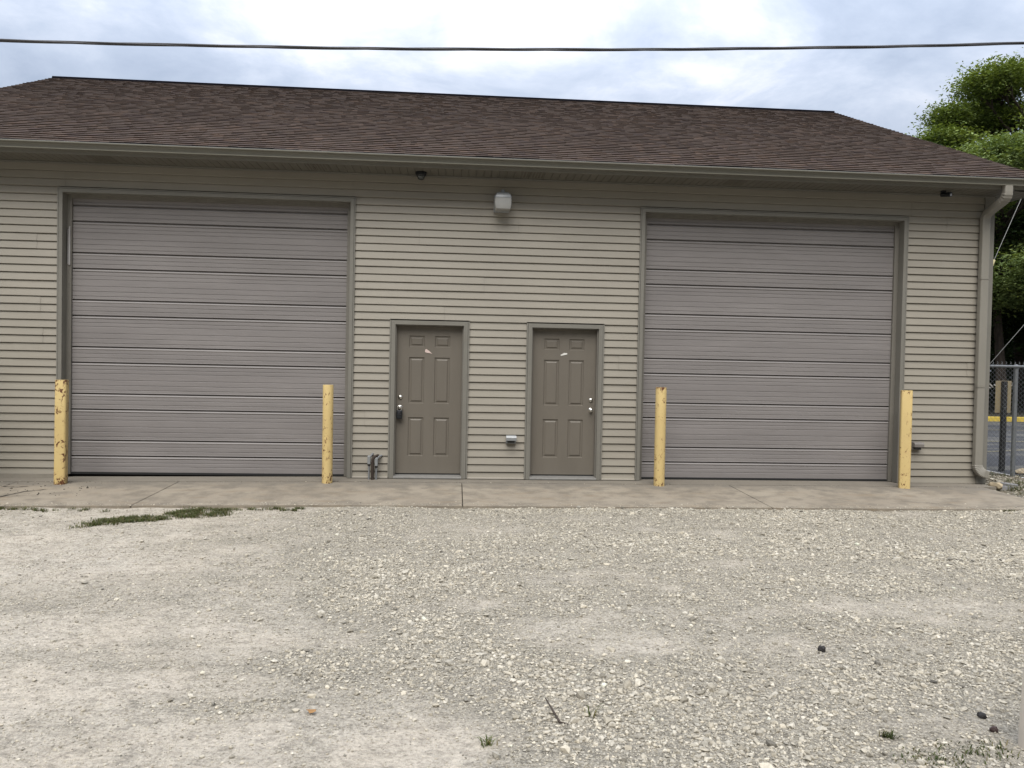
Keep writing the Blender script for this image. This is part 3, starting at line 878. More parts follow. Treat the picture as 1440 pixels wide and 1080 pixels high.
# six-panel entry doors
def entry_door(i):
    a, b = D[i]
    fr = MB(); r = DW
    for x0, x1 in ((a-r,a),(b,b+r)): fr.box((x0,-.014,-.012),(x1,.10,DT+r))
    fr.box((a,-.014,DT),(b,.10,DT+r))
    for x0, x1 in ((a-r*.40,a-r*.32),(b+r*.32,b+r*.40)): fr.box((x0,-.0165,-.012),(x1,-.013,DT+r*.4))
    for xx0, xx1 in ((a-DW-DJ,a-DW-.004),(b+DW+.004,b+DW+DJ)): fr.box((xx0,-.010,-.006),(xx1,.02,DT+r+.004))
    fo = fr.build('entry_door_frame', M['trim'], B)
    j = MB(); j.box((a,.030,.0),(a+.016,.14,DT)); j.box((b-.016,.030,.0),(b,.14,DT)); j.box((a+.016,.030,DT-.016),(b-.016,.14,DT))
    j.build('jamb', M['trim2'], fo)
    th = MB(); th.sweep([(-.03,-.012),(-.03,.004),(-.02,.010),(.05,.026),(.12,.030),(.12,-.012)], a+.001, b-.001)
    th.build('threshold', M['alu'], fo)
    # slab
    s = MB(); y = .092; x0, x1 = a+.0165, b-.0165; z0, z1 = .046, DT-.018; W_ = x1-x0
    c1, c2 = (x0+.168, x0+.378), (x0+W_-.378, x0+W_-.168)
    rows = [(.285,.82),(1.014,1.65),(1.79,1.945)]
    xc = [x0,c1[0],c1[1],c2[0],c2[1],x1]; zc = [z0]+[q for r_ in rows for q in r_]+[z1]
    for p in range(5):
        for q in range(len(zc)-1):
            xa, xb, za, zb = xc[p], xc[p+1], zc[q], zc[q+1]
            if p in (1,3) and q in (1,3,5):
                rings = []
                for ins, dy in ((0,0),(.007,.012),(.024,.012),(.040,.001)):
                    rings.append([s.vert((xx,y+dy,zz)) for xx, zz in ((xa+ins,za+ins),(xb-ins,za+ins),(xb-ins,zb-ins),(xa+ins,zb-ins))])
                for A, Bq in zip(rings, rings[1:]):
                    for k in range(4): s.f.append([A[k],A[(k+1)%4],Bq[(k+1)%4],Bq[k]])
                s.f.append(rings[-1])
            else: s.face([(xa,y,za),(xb,y,za),(xb,y,zb),(xa,y,zb)])
    for f_ in ([(x0,y,z0),(x1,y,z0),(x1,y+.044,z0),(x0,y+.044,z0)],[(x0,y,z1),(x1,y,z1),(x1,y+.044,z1),(x0,y+.044,z1)],
               [(x0,y,z0),(x0,y,z1),(x0,y+.044,z1),(x0,y+.044,z0)],[(x1,y,z0),(x1,y,z1),(x1,y+.044,z1),(x1,y+.044,z0)]): s.face(f_)
    o = s.build('entry_door', M['door'], B)
    kx = -.772 if i == 0 else 1.880
    k = MB(); k.lathe([(.0,-.022),(.012,-.022),(.017,-.018),(.026,-.014),(.030,-.006),(.031,0)], (kx,y,1.097), 'y'); 
    k.box((kx-.003,y-.026,1.087),(kx+.003,y-.021,1.107)); k.build('deadbolt', M['steel'], o, smooth=True)
    k = MB(); k.lathe([(.0,-.064),(.012,-.063),(.022,-.057),(.027,-.047),(.026,-.038),(.018,-.030),(.012,-.024),(.012,-.012),(.026,-.009),(.032,-.004),(.033,0)], (kx,y,.955), 'y')
    k.build('door_knob', M['steel'], o, smooth=True)
    s2 = MB(); s2.box((x0+.004,y+.006,.031),(x1-.004,y+.03,.045)); s2.build('door_sweep', M['rubber'], o)
    return o
entry_door(0); entry_door(1)

# ------------------------------------------------------------------ things on the wall
def finish(root): return root
t = thing('wall_lamp', (.580,0,3.77), 'square grey wall lamp with ribbed glass and a photocell on top', 'lamp')
m = MB(); m.bbox((-.118,-.03,-.118),(.09,.03,.118),.008); m.build('back_plate', M['greybox'], t)
m = MB()
pr = rrect(.112,.105,.03)
def stackrings(mb, rings):
    R = [[mb.vert(p) for p in r] for r in rings]
    for A, Bq in zip(R, R[1:]):
        for k in range(len(A)): mb.f.append([A[k],A[(k+1)%len(A)],Bq[(k+1)%len(A)],Bq[k]])
    mb.f.append(R[0][::-1]); mb.f.append(R[-1])
stackrings(m, [[(x*s_,-.135+y*s_,z) for x,y in pr] for s_, z in ((.55,.120),(.72,.113),(.95,.085),(1.03,.055),(1.03,.040))])
m.build('hood', M['greybox'], t, smooth=True)
m = MB(); stackrings(m, [[(x*s_,-.135+y*s_,z) for x,y in pr] for s_, z in ((1.0,.039),(1.04,-.02),(1.0,-.07),(.90,-.105),(.70,-.112))])
m.build('glass_lens', M['lens'], t, smooth=True)
m = MB(); m.lathe([(.026,.0),(.027,.035),(.024,.044),(.012,.047)], (-.002,-.13,.119)); m.build('photocell', M['greybox'], t, smooth=True)

t = thing('dome_camera', (-.525,-.17,SOF-.002), 'black dome security camera under the eave left of the wall lamp', 'camera')
m = MB(); m.lathe([(.075,0),(.078,-.012),(.074,-.040),(.060,-.052)], (0,0,0)); m.build('housing', M['black'], t, smooth=True)
m = MB(); m.lathe([(.052,-.050),(.050,-.072),(.038,-.092),(.018,-.102),(.004,-.104)], (0,0,0)); m.build('dome', plain('smoked_dome', (.03,.034,.032), .12, .1, spec=.6), t, smooth=True)
t = thing('bullet_camera', (6.775,-.24,SOF-.002), 'small black bullet camera under the eave near the downspout', 'camera')
m = MB(); m.lathe([(.036,0),(.036,-.02),(.016,-.026)], (-.03,.02,0)); m.tube([(-.03,.02,-.02),(-.025,.01,-.05)], .012); m.build('mount', M['black'], t, smooth=True)
m = MB(); m.tube([(-.035,.05,-.045),(.012,-.085,-.072)], .030, 16); m.box((-.03,-.095,-.043),(.036,.03,-.038)); m.build('housing', M['black'], t, smooth=True)
m = MB(); m.tube([(.0121,-.0853,-.0751),(.0135,-.088,-.0756)], .019, 14); m.build('camera_lens', plain('lens_glass', (.30,.31,.33), .08, .05, spec=.7), t)

def outlet(loc, label, mat, side):
    t = thing('outlet_box', loc, label, 'outlet', 'weatherproof outlet boxes on the wall')
    m = MB(); m.bbox((-.068,-.035,-.058),(.068,.02,.058),.006); m.build('box_body', mat, t)
    m = MB()
    sec = [(-.036,.058),(-.085,.052),(-.098,.030),(-.096,-.010),(-.036,-.014)]
    m.sweep(sec+[sec[0]], -.070, .070); m.build('cover', mat, t)
    m = MB(); m.box((-.045,-.060,-.045),(.045,-.0365,-.022)); m.build('receptacle', plain('dark_receptacle', (.05,.05,.05), .6, .2), t)
outlet((.760,0,.540), 'silver grey outlet box with flip cover low between the entry doors', M['greybox'], 1)
outlet((6.590,0,.520), 'taupe outlet box low on the wall beside the rightmost bollard', M['taupebox'], 1)

t = thing('key_lockbox', (-.777,.03,.87), 'black key lockbox hanging from the knob of the left entry door', 'lockbox')
m = MB(); m.bbox((-.040,-.022,-.072),(.040,.022,.050),.010); m.build('case', M['black'], t)
m = MB(); m.tube([(-.028,0,.048),(-.029,0,.080)]+[(-.029*math.cos(rad(q)),0,.080+.029*math.sin(rad(q))) for q in range(20,180,20)]+[(.029,0,.080),(.028,0,.048)], .0055, 8)
m.build('shackle', M['steel'], t, smooth=True)
m = MB()
for r_ in range(4): m.lathe([(.0,-.006),(.006,-.006),(.007,0)], (-.018+.012*r_,-.022,-.005), 'y', 10)
m.lathe([(.0,-.004),(.018,-.004),(.02,0)], (.0,-.022,.025), 'y', 16)
m.build('dial', plain('dark_dials', (.03,.03,.034), .3, .1), t)

def scrap(name, pts, loc, label, mat):
    m = MB(); n = len(pts)
    F = [m.vert((x,-.0012-.004*abs(math.sin(i*2.1)),z)) for i,(x,z) in enumerate(pts)]; Bk = [m.vert((x,0,z)) for x,z in pts]
    m.f.append(F); m.f.append(Bk[::-1])
    for k in range(n): m.f.append([F[k],F[(k+1)%n],Bk[(k+1)%n],Bk[k]])
    o = m.build(name, mat); o.location = loc; return tag(o, label, 'paper', 'torn paper remnants on the entry doors')
scrap('torn_sticker', [(-.047,.026),(-.030,.034),(.004,.012),(.050,-.030),(.020,-.022),(-.030,-.014),(-.048,-.008)], (-.395,.0915,1.730), 'pinkish torn paper remnant stuck on the left entry door', M['paper1'])
scrap('torn_sticker', [(-.045,-.020),(-.018,-.016),(.046,.002),(.046,.018),(.000,.022),(-.022,.006),(-.046,-.006)], (1.487,.0915,1.730), 'white torn paper remnant stuck on the right entry door', M['paper2'])

# pipes by the left entry door
def conduit(x, y, top, label, bend, mat, r, body=True):
    t = thing('conduit_pipe' if body else 'vent_pipe', (x,y,strip_z(x)-.01), label, 'pipe', None if not body else 'grey conduits rising beside the left entry door')
    h = top-t.location.z
    m = MB()
    if body:
        m.tube([(0,0,-.02),(0,0,h-.10)], r, 10); m.build('pipe', mat, t, smooth=True)
        c = MB(); c.bbox((-.021,-.024,h-.105),(.021,.018,h+.010),.005); c.build('conduit_body', M['greybox'], t)
        c = MB(); c.lathe([(r+.006,-.022),(r+.006,0)], (0,0,h-.105)); c.build('coupling', M['rubber'], t, smooth=True)
        c = MB(); c.tube([(.01,0,h-.010),(.03,.03,h+.018),(bend,-y+.03,h+.030)], .013, 8); c.build('elbow', M['conduit'], t, smooth=True)
    else:
        pts = [(0,0,-.02),(0,0,h-.055)]+[(.045*(1-math.cos(rad(q))),.045*(1-math.cos(rad(q)))*.6,h-.055+.055*math.sin(rad(q))) for q in range(15,91,15)]+[(.06,-y+.03,h-.002)]
        m.tube(pts, r, 12); m.build('pipe', mat, t, smooth=True)
    return t
conduit(-1.165,-.085,.292, 'left grey conduit with an angled fitting beside the left entry door', .04, M['conduit'], .0135)
conduit(-1.068,-.085,.268, 'right grey conduit with an angled fitting beside the left entry door', .07, M['conduit'], .0135)
conduit(-1.115,-.110,.295, 'dark rusty pipe standing between two grey conduits', 0, M['brownpipe'], .021, False)

# ------------------------------------------------------------------ bollards
def bollard(x, y, h, kind, width, rz, lean, rust, label):
    z0 = float(apron_z(np.array(x), np.array(y)))
    m = MB(); n = 28
    if kind == 'round':
        sec = [(width/2*math.cos(2*math.pi*k/n), width/2*math.sin(2*math.pi*k/n)) for k in range(n)]
    else:
        sec = []
        a, r = width/2, .026
        for cx, cy_, s0 in ((a-r,a-r,0),(-a+r,a-r,90),(-a+r,-a+r,180),(a-r,-a+r,270)):
            for q in (0,22,45,67,90): sec.append((cx+r*math.cos(rad(s0+q)), cy_+r*math.sin(rad(s0+q))))
    zs = [-.12,0,.05,.4,.8,h-.004,h]
    rings = [[m.vert((px*(1 if z < h-.002 else .985), py*(1 if z < h-.002 else .985), z)) for px, py in sec] for z in zs]
    for A, Bq in zip(rings, rings[1:]):
        for k in range(len(sec)): m.f.append([A[k],A[(k+1)%len(sec)],Bq[(k+1)%len(sec)],Bq[k]])
    m.f.append(rings[-1]); m.f.append(rings[0][::-1])
    o = m.build('steel_bollard', M['bollard'], smooth=True)
    o.location = (x,y,z0); o.rotation_euler = (rad(lean[0]), rad(lean[1]), rad(rz))
    o['rust'] = rust
    tag(o, label, 'bollard', 'yellow bollards in front of the garage doors')
bollard(-5.015,-.42,1.325,'square',.134,9,(0,.35),.022,'pale yellow square bollard with the most rust, left of the left garage door')
bollard(-1.676,-.36,1.288,'round',.136,20,(0,-.15),-.016,'round yellow bollard with rust chips at the right edge of the left garage door')
bollard(2.760,-.36,1.332,'round',.146,70,(0,-.7),-.012,'round yellow bollard with a chipped top at the left edge of the right garage door')
bollard(6.205,-.38,1.350,'square',.142,-24,(0,-.1),-.034,'cleanest yellow square bollard, right of the right garage door')

# ------------------------------------------------------------------ wires
def catenary(n, x0, x1, fz, fy):
    return [(x, fy(x), fz(x)) for x in np.linspace(x0,x1,n)]
m = MB()
zc_ = lambda x: 4.645+.0452*(x-.48)+.00298*(x-.48)**2
for k, r_ in ((0,.0105),(1,.0105),(2,.008)):
    pts = []
    for x in np.linspace(-22,24,420):
        a = x*2.3+k*2.094; pts.append((x,-3.0+.0085*math.cos(a),zc_(x)+.0065*math.sin(a)))
    m.tube(pts, r_, 6)
tag(m.build('overhead_cable', M['cable'], smooth='all'), 'thick dark twisted service cable crossing the sky above the roof', 'cable')
t = thing('guy_wire', (9.783,3.0,3.5), 'thin steel guy wire with a pale yellow guard beside the downspout', 'wire', None)
m = MB(); m.tube([(2.6,.0,6.12),(.62,0,1.46),(0,0,.0),(-.85,0,-1.99)], .0048, 6); m.build('strand', M['wire'], t)
m = MB(); m.tube([(.080,0,.190),(-.012,0,-.030),(-.20,0,-.47)], .028, 8); m.build('guard_tube', M['guard'], t, smooth=True)
m = MB(); m.tube([(12.2,3.0,4.475),(10.488,3.0,2.506),(9.915,3.0,1.847),(9.0,3.0,.79),(8.30,3.0,-.12)], .0045, 6)
tag(m.build('guy_wire', M['wire']), 'lower thin guy wire slanting down behind the chain link fence', 'wire')

# ------------------------------------------------------------------ the right-hand side: verge, car park, fence, sign
m = MB()
nx = 8; ny = 60
ys = list(np.linspace(-1.75,1.3,20))+list(np.linspace(1.5,20,20))
xs_ = [7.42,7.7,8.0,8.3,8.6,8.95,9.22]
vz = lambda x,y: -.075+.022*math.sin(x*5+y*3.1)*math.sin(y*4.3-x*2)-(.03 if x > 9.2 else 0)+(.02 if x < 7.5 else 0)
for xa, xb in zip(xs_, xs_[1:]):
    for ya, yb in zip(ys, ys[1:]):
        m.face([(xa,ya,vz(xa,ya)),(xb,ya,vz(xb,ya)),(xb,yb,vz(xb,yb)),(xa,yb,vz(xa,yb))])
structure(m.build('dirt_verge', M['verge'], smooth='all'))
m = MB(); m.face([(9.20,-6,-.115),(60,-6,-.115),(60,16.35,-.115),(9.20,16.35,-.115)]); structure(m.build('parking_lot', M['asphalt']))
m = MB()
for ya, yb in zip(np.arange(-1,16,.7), np.arange(-.3,16.7,.7)):
    m.face([(9.235,ya,-.110),(9.315,ya,-.110),(9.315,yb,-.110),(9.235,yb,-.110)])
structure(m.build('white_line', M['whiteline']))
m = MB()
for p, q, wd in (((9.6,4.6),(14.0,6.4),.07),((10.5,7.9),(19.0,8.2),.10),((11.0,11.8),(19.0,12.1),.09)):
    d_ = Vector((q[0]-p[0],q[1]-p[1])).normalized(); nn = Vector((-d_.y,d_.x))*wd
    m.face([(p[0]-nn.x,p[1]-nn.y,-.110),(q[0]-nn.x,q[1]-nn.y,-.110),(q[0]+nn.x,q[1]+nn.y,-.110),(p[0]+nn.x,p[1]+nn.y,-.110)])
structure(m.build('parking_lines', M['tanline']))
m = MB(); m.sweep([(16.36,-.3),(16.355,.04),(16.37,.055),(16.50,.055),(16.51,-.3)], 9.0, 60); structure(m.build('yellow_kerb', M['yellowpaint']))
m = MB(); m.face([(9.0,16.5,.03),(80,16.5,.03),(80,60,.3),(9.0,60,.3)]); structure(m.build('woodland_floor', plain('leaf_litter', (.040,.036,.022), .95, .3, 2)))

def fence():
    y0 = 1.22; xa, xb = 7.74, 12.6; zt, zb = 1.735, -.06
    t = thing('chain_link_fence', (9.03,y0,-.08), 'galvanised chain link fence running off from the garage corner', 'fence')
    ox, oy, oz = t.location
    m = MB()
    step = .037
    n = int((xb-xa)/step); k = int((zt-zb)/step)+1
    for i in range(n):
        pts = []
        x = xa+i*step
        for j in range(k+1):
            side = (i+j) % 2
            pts.append((x+(step*.99 if side else .01*step)-ox, y0+(.004 if side else -.004)-oy-.026, zb+.02+j*step*.985-oz))
        # zig-zag wire
        q = MB(); 
        rings = []
        for p in pts:
            rings.append([m.vert((p[0]+dx_,p[1]+dy_,p[2]+dz_)) for dx_,dy_,dz_ in ((.0021,0,.001),(0,.0021,0),(-.0021,0,-.001),(0,-.0021,0))])
        for A, Bq in zip(rings, rings[1:]):
            for c in range(4): m.f.append([A[c],A[(c+1)%4],Bq[(c+1)%4],Bq[c]])
        # twisted barb standing over the rail
        p = pts[-1]; 
        m.tube([p,(p[0]+.010,p[1],p[2]+.02),(p[0]-.004,p[1],p[2]+.035)], .0026, 4)
    m.build('wire_mesh', M['galv'], t)
    m = MB(); m.tube([(xa-ox,0,zt-.03-oz),(xb-ox,0,zt-.03-oz)], .021, 12); m.build('top_rail', M['galv'], t, smooth=True)
    for px, r_ in ((9.03,.034),(11.9,.034),(7.80,.034)):
        m = MB(); m.tube([(px-ox,.035,-.35),(px-ox,.035,zt-.05-oz)], r_, 14)
        m.lathe([(r_+.004,0),(r_+.004,.02),(.025,.05),(.010,.058)], (px-ox,.035,zt-.052-oz), n=14)
        m.build('post', M['galv'], t, smooth=True)
    for z in (.35,.8,1.25):
        m = MB(); m.tube([(9.03-ox+.039*math.cos(a),.035+.039*math.sin(a),z) for a in np.linspace(0,2*math.pi,14)], .003, 5); m.build('tie_band', M['galv'], t)
fence()
t = thing('parking_sign', (9.51,2.15,-.1), 'blank tan back of a sign on a black post behind the fence', 'sign')
m = MB(); m.box((-.038,-.030,-.2),(.038,.030,1.56)); m.build('post', M['blackpost'], t)
m = MB(); m.bbox((-.135,.032,1.005),(.155,.040,1.565),.003); m.build('panel', M['signback'], t)
for z in (1.1,1.48):
    m = MB(); m.lathe([(.0,-.006),(.009,-.006),(.010,0)], (0,-.030,z), 'y', 8); m.build('bolt', M['galv'], t)

# white post at the near right edge of the yard
m = MB()
px, py = 2.552,-7.425
sec = rrect(.05,.05,.012)
rings = [[m.vert((a*s_+px_, b*s_, z)) for a, b in sec] for s_, z, px_ in ((1,-.3,0),(1,.05,0.0),(1,.3,.010),(1,.92,.05),(.7,.95,.051))]
for A, Bq in zip(rings, rings[1:]):
    for k in range(len(sec)): m.f.append([A[k],A[(k+1)%len(sec)],Bq[(k+1)%len(sec)],Bq[k]])
m.f.append(rings[-1])
o = m.build('marker_post', M['white'], smooth=True); o.location = (px,py,-.09)
tag(o, 'leaning white marker post at the near right edge of the gravel', 'post')

# ------------------------------------------------------------------ loose things on the ground
def rock(name, loc, size, mat, label, cat, seed, sub=1):
    import bmesh
    r = random.Random(seed); bm = bmesh.new(); bmesh.ops.create_icosphere(bm, subdivisions=2, radius=1)
    for v in bm.verts:
        k = 1+.22*math.sin(v.co.x*3+seed)+.18*math.sin(v.co.y*4-seed*2)+r.uniform(-.09,.09)
        v.co = Vector((v.co.x*size[0]*k, v.co.y*size[1]*k, v.co.z*size[2]*k))
    me = bpy.data.meshes.new(name); bm.to_mesh(me); bm.free(); me.materials.append(mat)
    o = bpy.data.objects.new(name, me); COL.objects.link(o); o.location = loc; o.rotation_euler = (0,0,seed)
    return tag(o, label, cat)
gzf = lambda x,y: float(ground_z(np.array([x]),np.array([y]))[0])
rock('dark_stone', (2.165,-6.24,gzf(2.165,-6.24)+.012), (.020,.018,.022), M['darkrock'], 'small black stone alone on the pale gravel right of centre', 'stone', 1)
rock('dark_clod', (2.52,-7.12,gzf(2.52,-7.12)+.010), (.026,.016,.013), M['darkrock'], 'black clod lying near the white post on the gravel', 'clod', 2)
rock('brown_stone', (2.475,-7.26,gzf(2.475,-7.26)+.012), (.018,.016,.014), M['brownrock'], 'reddish brown stone just in front of the black clod', 'stone', 3)
rock('splash_stone', (7.66,-.22,-.010), (.085,.06,.052), M['tanrock'], 'tan stone under the mouth of the downspout', 'stone', 5)
rock('sandy_boulder', (9.66,1.85,-.09), (.17,.10,.06), M['tanrock'], 'sandy stone on the asphalt edge behind the fence', 'stone', 8)
for q, (x, y, sx_, sy_, rz, lab) in enumerate(((7.86,-.12,.16,.11,.3,'flat grey slate piece next to the tan splash stone'),(8.12,.12,.13,.10,-.5,'flat grey slate piece half buried by the fence foot'),(8.22,-.33,.18,.10,.1,'long flat grey slate piece on the weedy verge'))):
    m = MB(); r = random.Random(q); n = 7
    pts = [(sx_*(.8+.3*r.random())*math.cos(2*math.pi*k/n), sy_*(.8+.3*r.random())*math.sin(2*math.pi*k/n)) for k in range(n)]
    T = [m.vert((a,b,.035)) for a,b in pts]; L_ = [m.vert((a*1.04,b*1.04,-.02)) for a,b in pts]
    m.f.append(T)
    for k in range(n): m.f.append([L_[k],L_[(k+1)%n],T[(k+1)%n],T[k]])
    o = m.build('slate_piece', M['slate']); o.location = (x,y,-.065); o.rotation_euler = (.06*(q-1),.05,rz); tag(o, lab, 'stone', 'slate pieces on the verge')
m = MB(); m.tube([(.452,-6.93,gzf(.452,-6.93)+.035),(.475,-7.03,gzf(.475,-7.03)+.022),(.497,-7.13,gzf(.497,-7.13)+.012),(.535,-7.14,gzf(.53,-7.14)+.006)], [.003,.0045,.005,.003], 6)
tag(m.build('twig', M['twig']), 'short dark twig lying on the near gravel', 'twig')
m = MB(); r = random.Random(4)
T = [m.vert((.026*math.cos(a)*(1 if k % 2 else .7), .017*math.sin(a)*(1 if k % 2 else .75), .006+.006*math.cos(a*2))) for k, a in enumerate(np.linspace(0,2*math.pi,10,endpoint=False))]
Bq = [m.vert((m.v[i][0],m.v[i][1],m.v[i][2]-.0012)) for i in T]
m.f.append(T); m.f.append(Bq[::-1])
for k in range(10): m.f.append([T[k],T[(k+1)%10],Bq[(k+1)%10],Bq[k]])
o = m.build('dry_leaf', M['deadleaf']); o.location = (-.643,-6.99,gzf(-.643,-6.99)+.012); tag(o, 'small orange dry leaf on the dusty left of the yard', 'leaf')

# grit along the joint and crumbs of leaf litter on the apron
def apron_surface(x, y): return apron_z(x, y)
x = RNG.uniform(-6.5,7.4,900); y = -.285+RNG.normal(0,.025,900); r_ = RNG.lognormal(math.log(.004),.5,900).clip(.002,.014)
x2 = RNG.uniform(-6.5,7.4,1500); y2 = -1.76+np.abs(RNG.normal(0,.10,1500)); r2_ = RNG.lognormal(math.log(.006),.4,1500).clip(.003,.016)
x3 = RNG.uniform(-7,-4.4,160); y3 = RNG.uniform(-1.2,-.3,160); r3_ = RNG.lognormal(math.log(.008),.5,160).clip(.003,.03)
tn = np.concatenate([stone_tone(900)*RNG.choice([.25,.5,1.0],(900,1)), stone_tone(1500), stone_tone(160)*.22])
tag(pebbles('apron_crumbs', np.concatenate([x,x2,x3]), np.concatenate([y,y2,y3]), np.concatenate([r_,r2_,r3_]), octa(), tn, .35, apron_surface), 'crumbs of grit strewn on the concrete apron', 'gravel', kind='stuff')
# stones on the verge
n = 2600
x = RNG.uniform(7.45,9.15,n); y = RNG.uniform(-1.7,1.4,n)
vzz = np.vectorize(vz)
tag(pebbles('verge_stones', x, y, RNG.lognormal(math.log(.014),.5,n).clip(.005,.06), icosa(), stone_tone(n)*.8, .3, lambda a,b: vzz(a,b)), 'small stones on the weedy verge', 'gravel', kind='stuff')

# grass
def blades(spots, cols, seed):
    """spots: (x, y, z, spread, count, height); returns verts, faces, colours"""
    r = np.random.default_rng(seed); V = []; Cc = []
    for x, y, z, sp_, n, h in spots:
        bx = x+r.normal(0,sp_,n); by = y+r.normal(0,sp_*.6,n)
        a = r.uniform(0,2*np.pi,n); hh = h*r.uniform(.35,1.1,n); ln = hh*r.uniform(.4,1.5,n); wd = r.uniform(.0018,.0038,n)
        b = np.stack([bx,by,np.full(n,z)],-1)
        side = np.stack([-np.sin(a),np.cos(a),0*a],-1)*wd[:,None]
        fwd = np.stack([np.cos(a),np.sin(a),0*a],-1)
        mid = b+fwd*(ln*.45)[:,None]; mid[:,2] += hh*.75
        tip = b+fwd*ln[:,None]; tip[:,2] += hh*.8
        V.append(np.stack([b-side,b+side,mid+side*.8,mid-side*.8],1)); V.append(np.stack([mid-side*.8,mid+side*.8,tip+side*.15,tip-side*.15],1))
        c = cols[r.integers(0,len(cols),n)]*r.uniform(.7,1.25,(n,1))
        Cc.append(np.repeat(c,4,0)); Cc.append(np.repeat(c,4,0))
    V = np.concatenate(V).reshape(-1,3); C = np.concatenate(Cc)
    return V, np.arange(len(V)), C
GC = np.array([(.066,.088,.028),(.085,.104,.034),(.050,.068,.022),(.120,.120,.050),(.150,.128,.070)])
spots = []
r = random.Random(3)
for k in range(230):                                       # the wedge of grass at the apron's edge
    u = r.random()**1.2; x = -3.62+1.15*u+r.gauss(0,.05)
    lo = -2.80+.62*u; hi = -2.50+.95*u if u < .6 else -1.86
    y = min(-1.80, r.uniform(lo, max(lo+.05, min(hi,-1.82)))+r.gauss(0,.05))
    if vnoise(np.array([x*6]),np.array([y*9]),4)[0] < .34: continue
    spots.append((x,y,gzf(x,y)-.002,.035,26,.040))
for k in range(42):
    x = -2.9+1.2*r.random(); y = -1.83-abs(r.gauss(0,.04)); spots.append((x,y,gzf(x,y)-.002,.025,16,.035))
for x, y, c in ((-4.47,-1.92,6),(-4.75,-1.86,6),(-4.95,-1.84,8),(-4.10,-1.86,3),(-3.9,-2.0,2),(-1.75,-1.95,4),(-1.95,-1.85,3),(-5.2,-1.9,8),(-5.5,-1.85,8)):
    for k in range(c): 
        xx, yy = x+r.gauss(0,.07), y+r.gauss(0,.025); spots.append((xx,yy,gzf(xx,yy)-.002,.02,22,.04))
for k in range(8):
    x = 6.67+r.gauss(0,.06); spots.append((x,-1.80,gzf(x,-1.80),.015,10,.03))
V, Fc, Cc = blades(spots, GC, 5)
tag(link_raw('grass_patch', V, Fc, 4, M['grass'], Cc), 'short green grass creeping along the edge of the concrete apron', 'grass', kind='stuff')
spots = []
for k in range(170):
    x = r.uniform(7.55,9.15); y = r.uniform(-1.6,1.6); spots.append((x,y,vz(x,y),.04,16,.07))
V, Fc, Cc = blades(spots, GC*.8, 6)
tag(link_raw('verge_weeds', V, Fc, 4, M['grass'], Cc), 'low weeds on the dirt verge at the garage corner', 'weeds', kind='stuff')
spots = []
for k in range(40):
    x = 1.88+.55*r.random(); y = -7.50+r.gauss(0,.05)+.12*(x-1.95); spots.append((x,y,gzf(x,y),.028,7,.022))
V, Fc, Cc = blades(spots, GC*.9, 7)
tag(link_raw('near_grass', V, Fc, 4, M['grass'], Cc), 'thin grass sprouting through the gravel at the near right', 'grass', kind='stuff')
for x, y, n, h, lab in ((1.953,-7.30,42,.035,'small green weed tuft standing alone in the near right gravel'),(.155,-7.29,34,.035,'sparse yellow green weed tuft in the near gravel left of the twig'),(.659,-7.05,9,.075,'thin dry weed stalks rising behind the twig')):
    V, Fc, Cc = blades([(x,y,gzf(x,y),.018,n,h)], GC*(.75 if n == 42 else 1.2), int(n))
    tag(link_raw('weed_tuft', V, Fc, 4, M['grass'], Cc), lab, 'weed', 'weed tufts in the gravel')

# ------------------------------------------------------------------ trees
def leaf_cloud(blobs, n, size, cols, seed, droop=.25, spray=22, reach=3.0):
    r = np.random.default_rng(seed)
    w_ = np.array([b[3]*b[4]*b[5] for b in blobs])**.75; w_ /= w_.sum()
    V = []; C = []
    for b, cnt in zip(blobs, r.multinomial(n, w_)):
        if cnt == 0: continue
        # sprays: sub-clumps spread through the blob, each a fan of leaflets
        ns = max(6, cnt//spray)
        d = r.normal(0,1,(ns,3)); d /= np.linalg.norm(d,axis=1)[:,None]
        rr = r.uniform(.35,1.0,(ns,1))**.6
        cen = np.array(b[:3]) + d*rr*np.array(b[3:6])
        cen += r.normal(0,.10,(ns,3))*np.array(b[3:6])
        k = r.integers(0,ns,cnt)
        ang = r.uniform(0,2*np.pi,ns)
        ext = size*reach
        off = r.normal(0,1,(cnt,3))*np.array([ext,ext,ext*.35])
        p = cen[k]+off
        nrm = np.stack([r.normal(0,.55,cnt), r.normal(0,.55,cnt), np.ones(cnt)],-1); nrm /= np.linalg.norm(nrm,axis=1)[:,None]
        a = ang[k]+r.normal(0,.7,cnt)
        t = np.stack([np.cos(a),np.sin(a),-droop*np.ones(cnt)],-1); t -= nrm*(t*nrm).sum(1)[:,None]; t /= np.linalg.norm(t,axis=1)[:,None]
        s_ = np.cross(nrm,t); L_ = size*r.uniform(.6,1.4,(cnt,1)); Wd = L_*.42
        V.append(np.stack([p-t*L_*.5, p+s_*Wd*.5, p+t*L_*.5, p-s_*Wd*.5],1))
        cc = cols[r.integers(0,len(cols),ns)][k]*r.uniform(.75,1.25,(cnt,1))
        C.append(np.repeat(cc,4,0))
    V = np.concatenate(V).reshape(-1,3); C = np.concatenate(C)
    return V, np.arange(len(V)), C
